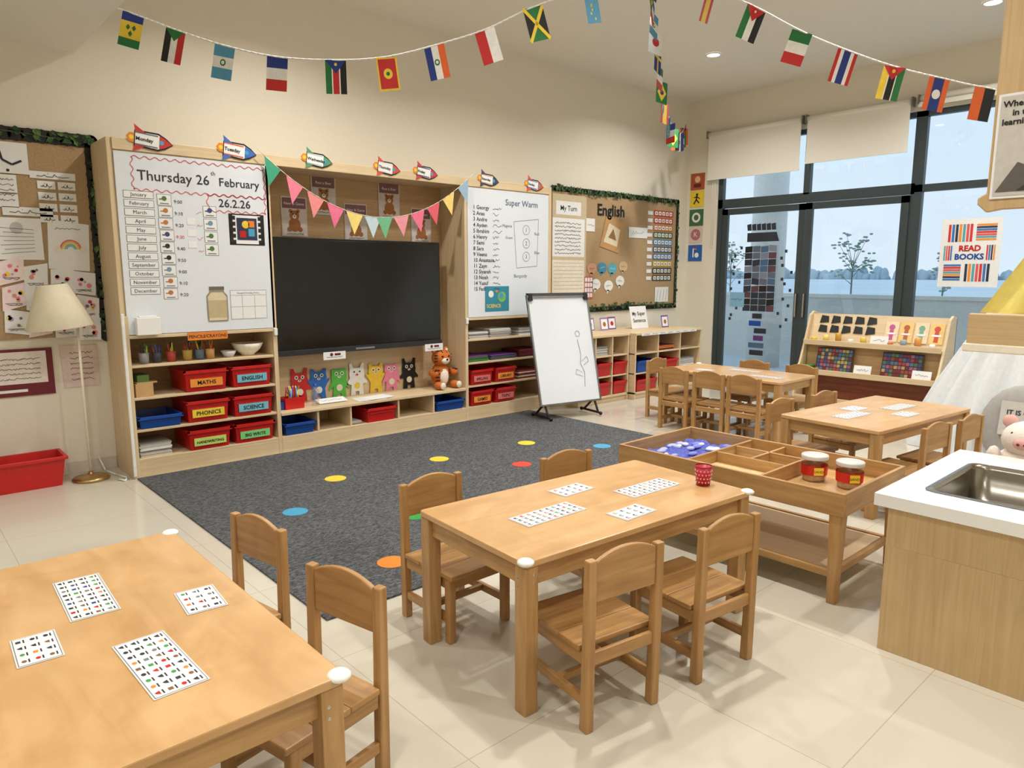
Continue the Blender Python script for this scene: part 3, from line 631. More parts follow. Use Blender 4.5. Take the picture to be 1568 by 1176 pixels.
# ------------------------------------------------------------ easel
b = B("whiteboard_easel", TF(5.40,5.05,0.0,-11)); w = .38
def P(x, t, o=0): return (x, t*.28-o, .17+t*1.1)
def slab(x0, x1, t0, t1, o0, o1, m): b.hexa([P(x0,t0,o0),P(x1,t0,o0),P(x1,t0,o1),P(x0,t0,o1),P(x0,t1,o0),P(x1,t1,o0),P(x1,t1,o1),P(x0,t1,o1)], m)
slab(-w,w,0,1,0,.012,BOARD)
GF = mat((150,152,156),.3,.8)
slab(-w-.012,-w+.006,0,1,-.008,.02,GF); slab(w-.006,w+.012,0,1,-.008,.02,GF); slab(-w-.012,w+.012,-.012,.005,-.008,.02,GF); slab(-w-.012,w+.012,.99,1.012,-.008,.03,GF)
slab(-w+.03,w-.03,1.0,1.03,-.01,.03,mat((60,60,62),.5)); slab(-w,-w+.05,.96,1.03,-.01,.035,BLACK); slab(w-.05,w,.96,1.03,-.01,.035,BLACK)
for s in (-1,1):
    b.cyl((s*(w-.06),-.06,.03),(s*(w-.06),.03,.2),.012,BLACK); b.cyl((s*(w-.06),.03,.17),(s*(w-.06),.20,.03),.012,BLACK)
    b.cyl((s*(w-.06),-.10,.035),(s*(w-.06),.24,.035),.012,BLACK); b.ball((s*(w-.06),-.10,.032),.020,BLACK,10); b.ball((s*(w-.06),.24,.032),.020,BLACK,10)
    b.cyl((s*(w-.06),-.10,.0115),(s*(w-.06),-.10,.03),.008,BLACK,n=8); b.cyl((s*(w-.06),.24,.0115),(s*(w-.06),.24,.03),.008,BLACK,n=8)
b.M = b.M @ Matrix.Translation((0,.0-.014,.17)) @ Matrix.Rotation(R(90-14.3),4,'X')
fl = [(.18,.66),(.2,.5),(.18,.40),(.22,.3),(.2,.15)]; b.line(fl,.004,INK,.002)
for k in range(6): b.line([(.19+.05*math.cos(k*1.05+t*.4)*(.5+.2*t/3), .72+.05*math.sin(k*1.05+t*.4)*(.5+.2*t/3)) for t in range(4)],.003,INK,.002)
b.line([(.20,.42),(.27,.47),(.29,.42),(.22,.38)],.003,INK,.002); b.line([(.19,.3),(.12,.34),(.10,.29),(.19,.26)],.003,INK,.002)
b.done(bevel=.002)

# ------------------------------------------------------------ tables & chairs
def table(cx, cy, ang, L=1.28, Wd=.68, H=.56, guards=(0,1,2,3)):
    b = B("classroom_table", TF(cx, cy, 0, ang)); a, c = L/2, Wd/2; r = .02
    pts = []
    for (sx, sy, st) in ((1,1,0),(-1,1,90),(-1,-1,180),(1,-1,270)):
        for k in range(5):
            t = R(st+k*22.5); pts.append((sx*(a-r)+r*math.cos(t), sy*(c-r)+r*math.sin(t)))
    b.prism(pts, H-.024, H, W_TOP)
    lg = .058; i_ = .034
    for sx in (-1,1):
        for sy in (-1,1):
            x, y = sx*(a-i_), sy*(c-i_); b.box(x-lg/2, x+lg/2, y-lg/2, y+lg/2, 0, H-.024, W_TAB)
            for dz, r_ in ((.055,.006),(.085,.005)):
                b.cyl((x-sx*.01,y+sy*.02,H-dz),(x-sx*.01,y+sy*.0305,H-dz),r_,METAL,n=10); b.cyl((x+sx*.02,y-sy*.01,H-dz-.015),(x+sx*.0305,y-sy*.01,H-dz-.015),r_,METAL,n=10)
    for sy in (-1,1): y = sy*(c-i_); b.box(-a+.06, a-.06, y-.011, y+.011, H-.10, H-.024, W_TAB)
    for sx in (-1,1): x = sx*(a-i_); b.box(x-.011, x+.011, -c+.06, c-.06, H-.10, H-.024, W_TAB)
    for i, (sx, sy) in enumerate(((1,1),(-1,1),(-1,-1),(1,-1))):
        if i in guards: b.ball((sx*(a-.012), sy*(c-.012), H-.004), (.030,.030,.013), RUB, 14)
    return b.done(bevel=.004)
table(2.18,1.91,-4, guards=(2,3)); table(.42,2.07,90,1.29,.67, guards=(2,3)); table(6.2,3.62,90,guards=(3,)); table(5.13,1.89,-6,guards=())
def chair(cx, cy, ang):
    b = B("kids_chair", TF(cx, cy, 0, ang)); w = .148
    for s in (-1,1):
        x = s*w; b.hexa([(x-.017,-.185,0),(x+.017,-.185,0),(x+.017,-.147,0),(x-.017,-.147,0),(x-.017,-.190,.60),(x+.017,-.190,.60),(x+.017,-.160,.60),(x-.017,-.160,.60)], W_CH)
        b.box(x-.017,x+.017,.135,.17,0,.28,W_CH)
        b.box(x-.010,x+.010,-.15,.14,.23,.277,W_CH); b.box(x-.011,x+.011,-.15,.14,.085,.12,W_CH)
    b.box(-w,w,.145,.163,.23,.277,W_CH); b.box(-w,w,-.178,-.160,.23,.277,W_CH); b.box(-w,w,-.012,.012,.09,.118,W_CH)
    for i in range(3):
        y0 = -.145+i*.112; b.box(-w-.022,w+.022,y0,y0+.1115,.28,.30,W_CH)
    n = 10; pts = [(-w+.015,.452),(w-.015,.452)]
    for k in range(n+1):
        t = k/n; x = (w-.015)*(1-2*t); pts.append((x, .588+.034*(1-(2*t-1)**2)))
    Mo = b.M; b.M = Mo @ Matrix(((1,0,0,0),(0,0,-1,-.165),(0,1,0,0),(0,0,0,1))); b.prism(pts, 0, .018, W_CH); b.M = Mo
    return b.done(bevel=.005)
chair(1.80,1.575,-9); chair(2.31,1.50,-7); chair(1.79,2.345,180); chair(2.535,2.24,174)
chair(.815,2.465,100); chair(.82,1.815,103); chair(.0,1.75,-90)
for y in (3.97,3.59,3.23): chair(5.86,y,-90+random.uniform(-2,2))
chair(6.62,3.75,90); chair(6.62,3.25,88)
chair(4.79,2.26,176); chair(5.35,2.20,174); chair(4.73,1.56,-8); chair(5.16,1.50,-6); chair(6.2,4.38,180)

def sheet(x, y, z, w, h, ang, big=True):
    b = B("activity_sheet", TF(x, y, z+.0008, ang)); b.box(-w/2,w/2,-h/2,h/2,0,.0012,mat((214,216,218),.3))
    b.rect(-w/2+.004,-h/2+.004,w/2-.004,h/2-.004,mat((70,70,76),.3,0,.01),.0014); b.rect(-w/2+.0055,-h/2+.0055,w/2-.0055,h/2-.0055,mat((236,237,238),.3,0,.01),.0016)
    nx, ny = (9,4) if big else (4,3)
    for i in range(nx):
        for j in range(ny):
            px = -w/2+.006+(w-.012)*(i+.5)/nx; py = -h/2+.006+(h-.012)*(j+.5)/ny
            q = random.random(); m = random.choice([RED,ORG,BLUE,GRN,INK,INK,INK,mat((130,90,60),.6),GREYT])
            if q < .35: b.disc(px,py+.003,.0075,m,.002,7,.006)
            elif q < .6: b.rect(px-.007,py-.001,px+.006,py+.010,m,.002)
            else: b.poly([(px-.009,py-.001),(px+.008,py-.001),(px+.003,py+.011),(px-.004,py+.007)],m,.002)
            b.rect(px-.010,py-.009,px+.009,py-.0055,INK,.002)
    b.done(norm=False)
ZT = .56
sheet(.39,2.31,ZT,.32,.125,88); sheet(.635,2.06,ZT,.17,.11,85,False); sheet(.23,2.055,ZT,.17,.10,88,False); sheet(.44,1.775,ZT,.32,.125,92)
sheet(1.918,1.908,ZT,.32,.125,-1); sheet(2.494,1.86,ZT,.32,.125,-2); sheet(2.219,2.066,ZT,.19,.11,0,False); sheet(2.18,1.70,ZT,.19,.11,0,False)
for x, y, bb in ((4.85,1.95,1),(5.4,1.85,1),(5.1,2.04,0),(5.15,1.72,0)): sheet(x,y,ZT,.32 if bb else .19,.12,-6,bool(bb))
for x, y, bb in ((6.1,3.25,1),(6.35,3.6,1),(6.1,3.9,0)): sheet(x,y,ZT,.32 if bb else .19,.12,90,bool(bb))
for x, y in ((2.716,1.72),(.125,2.42)):
    b = B("red_pencil_cup"); b.lathe([(0,0),(.030,0),(.037,.085),(.034,.085),(.027,.004),(0,.004)],mat((180,30,54),.4),(x,y,ZT+.001),24); b.lathe([(.037,.083),(.040,.088),(.036,.09)],mat((170,24,40),.4),(x,y,ZT+.001),24)
    for i in range(14):
        for j in range(4):
            t = (i+.5*(j%2))*2*math.pi/14; r = .0322+.0012*j+.0003; b.ball((x+r*math.cos(t),y+r*math.sin(t),ZT+.018+j*.017),.0036,mat((240,190,190),.6),6)
    b.done(norm=False)

# ------------------------------------------------------------ sand table
b = B("sensory_sand_table", TF(3.5,1.91,0,0)); a, c, H = .36, .645, .53; t = .018
for s in (-1,1):
    b.box(s*a-(t if s > 0 else 0), s*a+(0 if s > 0 else t), -c, c, .42, H, W_TAB); b.box(-a+t, a-t, s*c-(t if s > 0 else 0), s*c+(0 if s > 0 else t), .42, H, W_TAB)
    b.box(s*(a-.04)-.012, s*(a-.04)+.012, -c+.06, c-.06, .115, .15, W_TAB); b.box(-a+.06,a-.06, s*(c-.05)-.012, s*(c-.05)+.012, .115,.15,W_TAB)
    for s2 in (-1,1):
        x, y = s*(a-.028), s2*(c-.035); b.hexa([(x-.022,y-.02,0),(x+.022,y-.02,0),(x+.022,y+.02,0),(x-.022,y+.02,0),(x-.022,y-.034,.45),(x+.022,y-.034,.45),(x+.022,y+.034,.45),(x-.022,y+.034,.45)], W_TAB)
b.box(-a+t,a-t,-c+t,c-t,.43,.442,W_TOP); b.box(-a+.06,a-.06,-c+.07,c-.07,.13,.145,W_UN)
b.box(-a+t,a-t,-.22,-.205,.442,.52,W_TAB); b.box(-a+t,a-t,.20,.215,.442,.52,W_TAB); b.box(-.04,-.025,-.205,.20,.442,.515,W_TAB); b.box(.16,.175,-.205,.20,.442,.515,W_TAB)
b.box(-.025,a-t,-.01,.005,.442,.515,W_TAB)
b.box(-a+t,-.04,-.205,.20,.442,.455,mat((225,195,145),.9,0,.1)); b.box(.0,.16,.01,.19,.442,.46,CREAM)
b.done(bevel=.003)
b = B("blue_play_sand", TF(3.5,1.91,0)); BS = mat((84,94,176),.95,0,.3,0,.8,60); n = 14
gx = [-.335+i*.67/n for i in range(n+1)]; gy = [.22+i*.4/n for i in range(n+1)]
hz = [[.445+.035*random.random()*(1 if 0 < i < n and 0 < j < n else .3) for j in range(n+1)] for i in range(n+1)]
for i in range(n):
    for j in range(n): b.face([(gx[i],gy[j],hz[i][j]),(gx[i+1],gy[j],hz[i+1][j]),(gx[i+1],gy[j+1],hz[i+1][j+1]),(gx[i],gy[j+1],hz[i][j+1])],BS,True)
for i in range(24): b.ball((random.uniform(-.28,.28),random.uniform(.26,.58),.472),(random.uniform(.015,.045),random.uniform(.012,.03),.012),random.choice([mat((215,215,228),.8),mat((120,128,205),.9),mat((165,172,218),.8)]),8)
b.done(norm=False)
for x, y in ((3.56,1.60),(3.56,1.42)):
    b = B("plastic_jar"); z = .443
    b.lathe([(0,0),(.056,0),(.062,.02),(.064,.115),(.06,.128),(0,.129)],CLEAR,(x,y,z),28); b.lathe([(.0635,.035),(.0652,.085)],RED,(x,y,z),28); b.lathe([(.066,.116),(.067,.132),(.064,.136),(0,.136)],mat((205,205,202),.4),(x,y,z),28)
    b.lathe([(0,.004),(.054,.006),(.056,.03),(0,.034)],mat((190,150,90),.9,0,.3),(x,y,z),20)
    b.M = TF(x,y,z,-46)@Matrix(((1,0,0,0),(0,0,-1,-.0665),(0,1,0,0),(0,0,0,1))); b.rect(-.024,.04,.024,.08,YEL,0); b.text("SAND",0,.053,.018,BLACK,.001,'CENTER')
    b.done(norm=False)
b = B("toy_bucket"); b.lathe([(0,0),(.06,0),(.08,.11),(.076,.11),(.056,.004),(0,.004)],mat((120,90,60),.6),(3.35,2.1,.146)); b.done()

# ------------------------------------------------------------ sink cabinet
b = B("sink_cabinet"); xa, xb, ya, yb, H = 2.90, 3.87, -.9, 1.0, .60
b.box(xa,xb,ya,yb,0.0,.44,W_SK,2); b.box(xa,xa+.02,ya,yb,.44,H,W_SK,2); b.box(xb-.02,xb,ya,yb,.44,H,W_SK); b.box(xa+.02,xb-.02,yb-.02,yb,.44,H,W_SK); b.box(xa+.02,xb-.02,ya,ya+.02,.44,H,W_SK)
CT = mat((240,241,241),.15,0,.01)
sx0, sx1, sy0, sy1 = 3.05, 3.66, .36, .92
x0, x1, y0, y1 = xa-.03, xb+.04, ya-.02, yb+.045
b.box(x0,sx0,y0,y1,H,H+.05,CT); b.box(sx1,x1,y0,y1,H,H+.05,CT); b.box(sx0,sx1,sy1,y1,H,H+.05,CT); b.box(sx0,sx1,y0,sy0,H,H+.05,CT)
b.done(bevel=.0015)
b = B("steel_sink_basin"); z1 = H+.052
def rr(x0,x1,y0,y1,r,z,n=6):
    o = []
    for cx, cy, st in ((x1-r,y1-r,0),(x0+r,y1-r,90),(x0+r,y0+r,180),(x1-r,y0+r,270)):
        for k in range(n): t = R(st+90*k/(n-1)); o.append((cx+r*math.cos(t),cy+r*math.sin(t),z))
    return o
rings = [rr(sx0-.012,sx1+.012,sy0-.012,sy1+.012,.05,z1), rr(sx0+.008,sx1-.008,sy0+.008,sy1-.008,.06,z1+.001), rr(sx0+.014,sx1-.014,sy0+.014,sy1-.014,.06,z1-.02), rr(sx0+.02,sx1-.02,sy0+.02,sy1-.02,.07,z1-.15), rr(sx0+.07,sx1-.07,sy0+.07,sy1-.07,.08,z1-.17)]
for A, Q in zip(rings[:-1], rings[1:]):
    for i in range(len(A)): j = (i+1) % len(A); b.face([A[i],A[j],Q[j],Q[i]],STEEL,True)
b.face(rings[-1],STEEL); b.cyl((3.37,.66,z1-.169),(3.37,.66,z1-.165),.04,METAL)
bmesh.ops.remove_doubles(b.bm, verts=b.bm.verts, dist=.0005)
b.done(norm=True)

# ------------------------------------------------------------ book display stand
b = B("book_display_stand"); y0, y1 = 2.34, 3.80; xf, xk = 7.75, 8.25
prof = [(xf,0),(xk,0),(xk,1.06),(8.14,1.08),(8.06,1.04),(7.98,.80),(7.86,.5),(xf,.40)]
Ms = Matrix(((1,0,0,0),(0,0,1,0),(0,1,0,0),(0,0,0,1)))
for y in (y0, y1-.025): b.M = Ms; b.prism(prof, y, y+.025, W_UN)
b.M = Matrix()
b.box(xk-.02,xk,y0,y1,.0,1.05,W_UN); b.hexa([(8.02,y0+.025,.74),(8.04,y0+.025,.73),(8.04,y1-.025,.73),(8.02,y1-.025,.74),(8.12,y0+.025,1.05),(8.14,y0+.025,1.04),(8.14,y1-.025,1.04),(8.12,y1-.025,1.05)],W_UN)
for z, x in ((.72,7.92),(.40,7.80),(.10,7.77)): b.box(x,xk,y0+.02,y1-.02,z,z+.02,W_UN); b.box(x-.012,x,y0+.02,y1-.02,z-.01,z+.05,W_UN)
b.box(8.0,8.02,y0+.03,y1-.03,.42,.72,W_UD); b.box(7.95,7.97,y0+.03,y1-.03,.12,.40,W_RD)
b.done(bevel=.004)
b = B("craft_material_cards", Matrix(((0,0,-1,8.02),(-1,0,0,3.78),(0,1,0,.74),(0,0,0,1)))@Matrix.Rotation(R(-18),4,'X'))
for i in range(5):
    for j in range(2): o = random.uniform(-.01,.01); b.prism([(.10+i*.13,.11+j*.11+o),(.20+i*.13,.12+j*.11-o),(.19+i*.13,.19+j*.11),(.11+i*.13,.20+j*.11)],.004,.008,BLACK)
for i, c in enumerate(((190,90,150),(180,100,60),(120,170,150),(200,80,60))):
    x = .82+i*.145; b.prism([(x,.05),(x+.13,.05),(x+.13,.27),(x,.27)],.004,.008,mat((236,200,130),.6) if i % 2 else mat((235,215,180),.6)); b.disc(x+.065,.21,.03,mat(c,.6),.010,12); b.rect(x+.045,.07,x+.085,.18,mat(c,.6),.010); b.rect(x+.02,.13,x+.11,.15,PAPER,.011)
b.done()
for i, c in enumerate(((230,190,60),(240,220,120),(210,160,70),(230,230,225),(230,200,90),(240,240,235),(200,120,80),(150,170,180),(230,160,90),(240,240,240))):
    if abs(3.68-i*.135-2.97) < .10: continue
    b = B("craft_pot"); y = 3.68-i*.135; h = .04+.03*(i%3); b.lathe([(0,0),(.03,0),(.032,h),(.026,h+.01),(.02,h+.015),(0,h+.016)],mat(c,.4),(7.965,y,.7405),16); b.done()
MUT = [mat((150,60,60),.6),mat((70,110,140),.6),mat((170,150,90),.6),MAR,mat((70,110,80),.6),mat((60,70,120),.6),mat((150,90,120),.6)]
for y in (3.42,2.72):
    b = B("number_chart", EF(7.90,y,.421)@Matrix.Rotation(R(-14),4,'X')); b.prism([(-.2,0),(.2,0),(.2,.27),(-.2,.27)],0,.006,mat((60,40,36),.6))
    for i in range(10):
        for j in range(6): b.rect(-.19+i*.038,.015+j*.042,-.158+i*.038,.048+j*.042,random.choice(MUT),.008)
    b.done()
for y, z, x in ((3.08,.421,7.83),(2.97,.741,7.93),(2.5,.421,7.83)):
    b = B("label_card", EF(x,y,z)@Matrix.Rotation(R(-15),4,'X')); b.prism([(-.09,0),(.09,0),(.09,.11),(-.09,.11)],0,.003,PAPER); b.scrib(-.06,.05,.12,.025,INK,.005); b.done()
stack("book_stack",7.84,7.96,.421,.06,[YEL,RED,GRN],d=.12,y=3.64)

# READ BOOKS poster on glass
b = B("read_books_poster", EF(XW+.045, 2.50, 1.73)); b.prism([(-.29,-.37),(.29,-.37),(.29,.37),(-.29,.37)],0,.002,PAPER)
bc = [(215,50,50),(60,120,190),(40,50,70),(240,150,60),(90,170,180),(230,90,90)]
for k in range(7):
    c = mat(bc[k%6],.5); b.rect(-.22+k*.035,.12,-.195+k*.035,.31,c,.004); b.rect(-.03+k*.035,-.31,-.005+k*.035,-.12,mat(bc[(k+2)%6],.5),.004)
    b.rect(.05,.13+k*.026,.24,.15+k*.026,mat(bc[(k+3)%6],.5),.004); b.rect(-.24,-.30+k*.026,-.07,-.28+k*.026,mat(bc[(k+1)%6],.5),.004)
    if k < 4: b.rect(-.25+k*.022,-.08,-.235+k*.022,.08,mat(bc[(k+4)%6],.5),.004); b.rect(.16+k*.022,-.08,.175+k*.022,.08,mat(bc[k%6],.5),.004)
b.text("READ",0,.02,.085,RED,.005,'CENTER',bold=.003); b.text("BOOKS",0,-.07,.085,BLUE,.005,'CENTER',bold=.003); b.done()
b = B("door_photo_display", EF(XW+.028, 4.96, 1.0)); DK = mat((40,46,60),.5); TL = mat((70,100,135),.5)
b.prism([(-.2,.93),(.26,.93),(.22,1.05),(-.2,1.05)],0,.003,DK)
for k in range(6): b.prism([(-.2+k*.07,1.08),(-.14+k*.07,1.08),(-.15+k*.07,1.17),(-.21+k*.07,1.16)],0,.003,DK)
for j in range(10):
    for i in range(4):
        o = random.uniform(-.012,.012)
        b.prism([(-.22+i*.115,.0+j*.088+o),(-.112+i*.115,.0+j*.088),(-.112+i*.115,.082+j*.088),(-.22+i*.115,.082+j*.088+o)],0,.003,random.choice([DK,DK,TL,BLACK,mat((90,100,120),.5),mat((120,130,150),.5),mat((90,60,70),.5)]))
b.rect(-.42,.05,-.20,.25,mat((130,180,215),.6),.004); b.scrib(-.40,.14,.17,.03,INK,.006)
for k in range(6): b.rect(-.1+random.uniform(-.05,.1),-.6+k*.1,.05+random.uniform(0,.1),-.53+k*.1,random.choice([BLUE,mat((90,50,120),.5),DK,TL]),.003)
for k in range(24):
    s = -1 if k % 2 else 1; x = s*random.uniform(.28,.44); y = -.2+k*.045+random.uniform(-.02,.02); b.rect(x,y,x+.035,y+.04,DK,.003)
b.done()

# ------------------------------------------------------------ play stall / reading den on the right
b = B("wooden_play_stall")
b.box(4.00,4.03,-.4,1.09,1.13,1.31,W_SK); b.box(4.03,4.45,-.4,1.09,1.27,1.29,W_SK); b.box(3.98,4.0,-.4,1.10,1.125,1.165,CREAM)
b.M = Matrix(((0,0,1,4.0),(1,0,0,0),(0,1,0,0),(0,0,0,1)))
b.prism([(-.4,1.80),(1.0,1.80),(1.06,1.79),(1.10,1.83),(1.10,1.86),(1.065,1.88),(1.065,3.05),(-.4,3.05)],0,.03,W_SK,1)
b.M = Matrix(); b.box(4.0,4.07,-.47,-.4,0,3.05,W_SK); b.box(4.40,4.47,-.47,-.4,0,3.05,W_SK); b.box(4.03,4.4,-.45,-.42,1.2,1.3,W_SK); b.box(4.03,4.45,-.4,1.0,3.02,3.05,W_SK)
b.done(bevel=.006)
b = B("mountain_quote_poster", Matrix(((0,0,-1,3.998),(-1,0,0,1.05),(0,1,0,1.85),(0,0,0,1)))); w, h = .62, .47
b.prism([(0,0),(w,0),(w,h),(0,h)],0,.004,PAPER); b.rect(.012,.012,w-.012,h-.012,mat((200,197,190),.6),.006); b.poly([(.02,.03),(.10,.16),(.16,.13),(.3,.27),(.45,.08),(.5,.03)],mat((96,90,86),.6),.008); b.poly([(.10,.03),(.2,.10),(.4,.06),(.5,.03)],mat((60,56,54),.6),.009)
b.text("Where",.022,h-.06,.038,BLACK,.008,bold=.001); b.text("in the",.06,h-.10,.038,BLACK,.008,bold=.001); b.text("learning",.022,h-.14,.038,BLACK,.008,bold=.001); b.done()
b = B("yellow_awning_cloth"); YC = mat((222,204,110),.8,0,.06); n = 30
top = [(4.16+.02*math.sin(i*1.3),.80-i*.035,1.785) for i in range(n)]; bot = [(4.05+.03*math.sin(i*1.3+.5),1.06-i*.045,1.312) for i in range(n)]
for i in range(n-1): b.face([bot[i],bot[i+1],top[i+1],top[i]],YC,True)
bmesh.ops.remove_doubles(b.bm, verts=b.bm.verts, dist=.0005); b.done()
b = B("fabric_teepee"); FC = mat((222,227,231),.9,0,.04); cx, cy = 7.25, 1.40
b.lathe([(.90,0),(.83,.25),(.73,.5),(.57,.83),(.38,1.2),(.2,1.55),(.05,1.85)],FC,(cx,cy,.002),144,.07,18)
for k in range(4): a = k*1.57+.5; b.cyl((cx+.80*math.cos(a),cy+.80*math.sin(a),0.01),(cx-.12*math.cos(a),cy-.12*math.sin(a),2.05),.014,W_TAB)
b.done(norm=False)
b = B("pig_plush"); x, y = 5.98, 1.18; PK = mat((236,226,218),.95,0,.05,0,.3,90); P2 = mat((226,176,170),.9)
b.ball((x,y,.15),(.2,.2,.15),PK,20); b.ball((x-.03,y,.35),(.16,.16,.13),PK,20); b.ball((x-.17,y,.34),(.04,.06,.045),P2,14); b.ball((x-.21,y+.02,.34),.01,MAR,8); b.ball((x-.21,y-.02,.34),.01,MAR,8)
for s in (-1,1): b.ball((x-.14,y+s*.07,.40),.015,BLACK,8); b.ball((x,y+s*.12,.46),(.03,.05,.05),P2,12); b.ball((x-.14,y+s*.12,.06),(.09,.06,.06),PK,14); b.ball((x-.10,y+s*.18,.20),(.06,.05,.09),PK,12)
b.done()
b = B("floor_cushion"); b.M = TF(6.34,1.32,.0,0)@Matrix.Rotation(R(12),4,'Y'); b.ball((0,0,.36),(.09,.28,.32),mat((166,164,162),.9),20); b.M = b.M@EF(-.092,0,.38); b.rect(-.13,-.10,.13,.16,mat((204,202,200),.7),0.01); b.text("IT IS OK",0,.06,.05,INK,.014,'CENTER',bold=.001); b.scrib(-.09,-.02,.18,.03,INK,.014); b.done()

# ------------------------------------------------------------ ceiling flags
def K(c): return mat(c, .7)
r_, w_, g_, u_, y_, k_, o_, s_ = K((196,44,44)), K((236,236,234)), K((36,116,62)), K((34,56,135)), K((236,204,64)), K((24,24,26)), K((226,104,48)), K((84,154,192))
def bands(b, cols, d, wts=None):
    wts = wts or [1]*len(cols); T = sum(wts); y = 0
    for c, q in zip(cols, wts): b.rect(-.5,-(y+q)/T,.5,-y/T,c,d); y += q
def stripes(b, cols, d, wts=None):
    wts = wts or [1]*len(cols); T = sum(wts); x = 0
    for c, q in zip(cols, wts): b.rect(-.5+x/T,-1,-.5+(x+q)/T,0,c,d); x += q
def tri(b, c, d, h=.45): b.poly([(-.5,0),(.5,0),(0,-h)],c,d)
def em(b, c, d, r=.14): b.disc(0,-.5,r,c,d,14,r*.72)
F = {
 'vc': lambda b,d: (bands(b,[u_,y_,g_],0,[1,2,1]),[b.poly([(x,y+.09),(x+.1,y),(x,y-.09),(x-.1,y)],g_,d) for x,y in ((-.14,-.42),(.14,-.42),(0,-.6))]),
 'sd': lambda b,d: (stripes(b,[k_,w_,r_],0),tri(b,g_,d,.35)),
 'gt': lambda b,d: (bands(b,[s_,w_,s_],0),em(b,g_,d),em(b,w_,d*2,.08)),
 'fr': lambda b,d: bands(b,[u_,w_,r_],0),
 'ss': lambda b,d: (stripes(b,[g_,w_,r_,w_,k_],0,[3,.6,3,.6,3]),tri(b,u_,d,.4),b.disc(0,-.13,.07,y_,d*2,8,.05)),
 'me': lambda b,d: (bands(b,[y_],0),b.rect(-.42,-.94,.42,-.06,r_,d),em(b,y_,d*2,.22),b.disc(0,-.5,.09,g_,d*3,10,.06)),
 'py': lambda b,d: (stripes(b,[u_,w_,o_],0),em(b,g_,d,.13),em(b,w_,d*2,.07)),
 'pl': lambda b,d: stripes(b,[r_,w_],0),
 'jm': lambda b,d: (bands(b,[g_],0),b.poly([(-.5,-.08),(-.5,-.92),(-.05,-.5)],k_,d),b.poly([(.5,-.08),(.5,-.92),(.05,-.5)],k_,d),b.line([(-.5,0),(.5,-1)],.13,y_,d*2),b.line([(.5,0),(-.5,-1)],.13,y_,d*2)),
 'tv': lambda b,d: (bands(b,[s_],0),[b.disc(random.uniform(-.35,.35),-random.uniform(.2,.92),.06,y_,d,6,.045) for _ in range(9)]),
 'es': lambda b,d: (stripes(b,[r_,y_,r_],0,[1,2,1])),
 'jo': lambda b,d: (stripes(b,[g_,w_,k_],0),tri(b,r_,d,.42),b.disc(0,-.13,.05,w_,d*2,7,.04)),
 'it': lambda b,d: bands(b,[g_,w_,r_],0),
 'th': lambda b,d: stripes(b,[r_,w_,u_,w_,r_],0,[1,1,2,1,1]),
 'mz': lambda b,d: (stripes(b,[y_,w_,k_,w_,g_],0,[3,.5,3,.5,3]),tri(b,r_,d,.4),b.disc(0,-.14,.08,y_,d*2,8,.06)),
 'la': lambda b,d: (stripes(b,[o_,u_,o_],0,[1,2,1]),em(b,w_,d,.2)),
 'de': lambda b,d: stripes(b,[o_,k_],0),
 'br': lambda b,d: (bands(b,[g_],0),b.poly([(0,-.1),(.4,-.5),(0,-.9),(-.4,-.5)],y_,d),em(b,u_,d*2,.16)),
 'jp': lambda b,d: (bands(b,[w_],0),em(b,r_,d,.25)),
 'se': lambda b,d: (bands(b,[u_],0),b.rect(-.09,-1,.09,0,y_,d),b.rect(-.5,-.42,.5,-.3,y_,d)),
}
def strand(name, knots, flags, fw=.13, fh=.205, jit=.18):
    b = B(name)
    P_ = [Vector(k) for k in knots]; pts = []
    ext = [P_[0]*2-P_[1]]+P_+[P_[-1]*2-P_[-2]]
    for i in range(1, len(ext)-2):
        for k in range(8):
            t = k/8; p0,p1,p2,p3 = ext[i-1:i+3]
            pts.append(.5*((2*p1)+(p2-p0)*t+(2*p0-5*p1+4*p2-p3)*t*t+(3*p1-p0-3*p2+p3)*t**3))
    pts.append(P_[-1])
    b.tube([tuple(p) for p in pts], .005, K((240,240,240)), 6)
    for s, k in flags:       # s = knot index (fractional)
        i = min(int(s*8), len(pts)-2); f = s*8-i
        p = pts[i].lerp(pts[i+1], f); t = (pts[i+1]-pts[i]).normalized()
        hz = Vector((t.x,t.y,0)).normalized(); up = Vector((0,0,1)); z = hz.cross(up)
        tt = (t*.75+hz*.25).normalized(); y = z.cross(tt).normalized()
        yaw = Matrix.Rotation(random.uniform(-jit,jit),3,y); tt2 = yaw@tt; z2 = tt2.cross(y)
        M = Matrix(((tt2.x*fw,y.x*fh,z2.x,p.x),(tt2.y*fw,y.y*fh,z2.y,p.y),(tt2.z*fw,y.z*fh,z2.z,p.z),(0,0,0,1)))
        b.M = M
        F[k](b, .0012)
        b.M = M@Matrix.Translation((0,0,-.001))@Matrix.Scale(-1,4,(0,0,1)); F[k](b, .0012)
    return b.done(norm=False)
HUB = (4.95,3.80,HC-.01)
strand("flag_bunting", [(1.305,5.30,3.19),(1.44,5.17,3.13),(1.63,4.98,3.03),(1.85,4.76,2.93),(2.09,4.53,2.86),(2.36,4.28,2.84),(2.60,4.07,2.86),(2.83,3.87,2.93),(3.08,3.67,3.03),(3.32,3.48,3.17),(3.62,3.27,3.30),(4.2,3.4,3.52),HUB],
  [(1,'vc'),(2,'sd'),(3,'gt'),(4,'fr'),(5,'ss'),(6,'me'),(7,'py'),(8,'pl'),(9,'jm'),(10,'tv')])
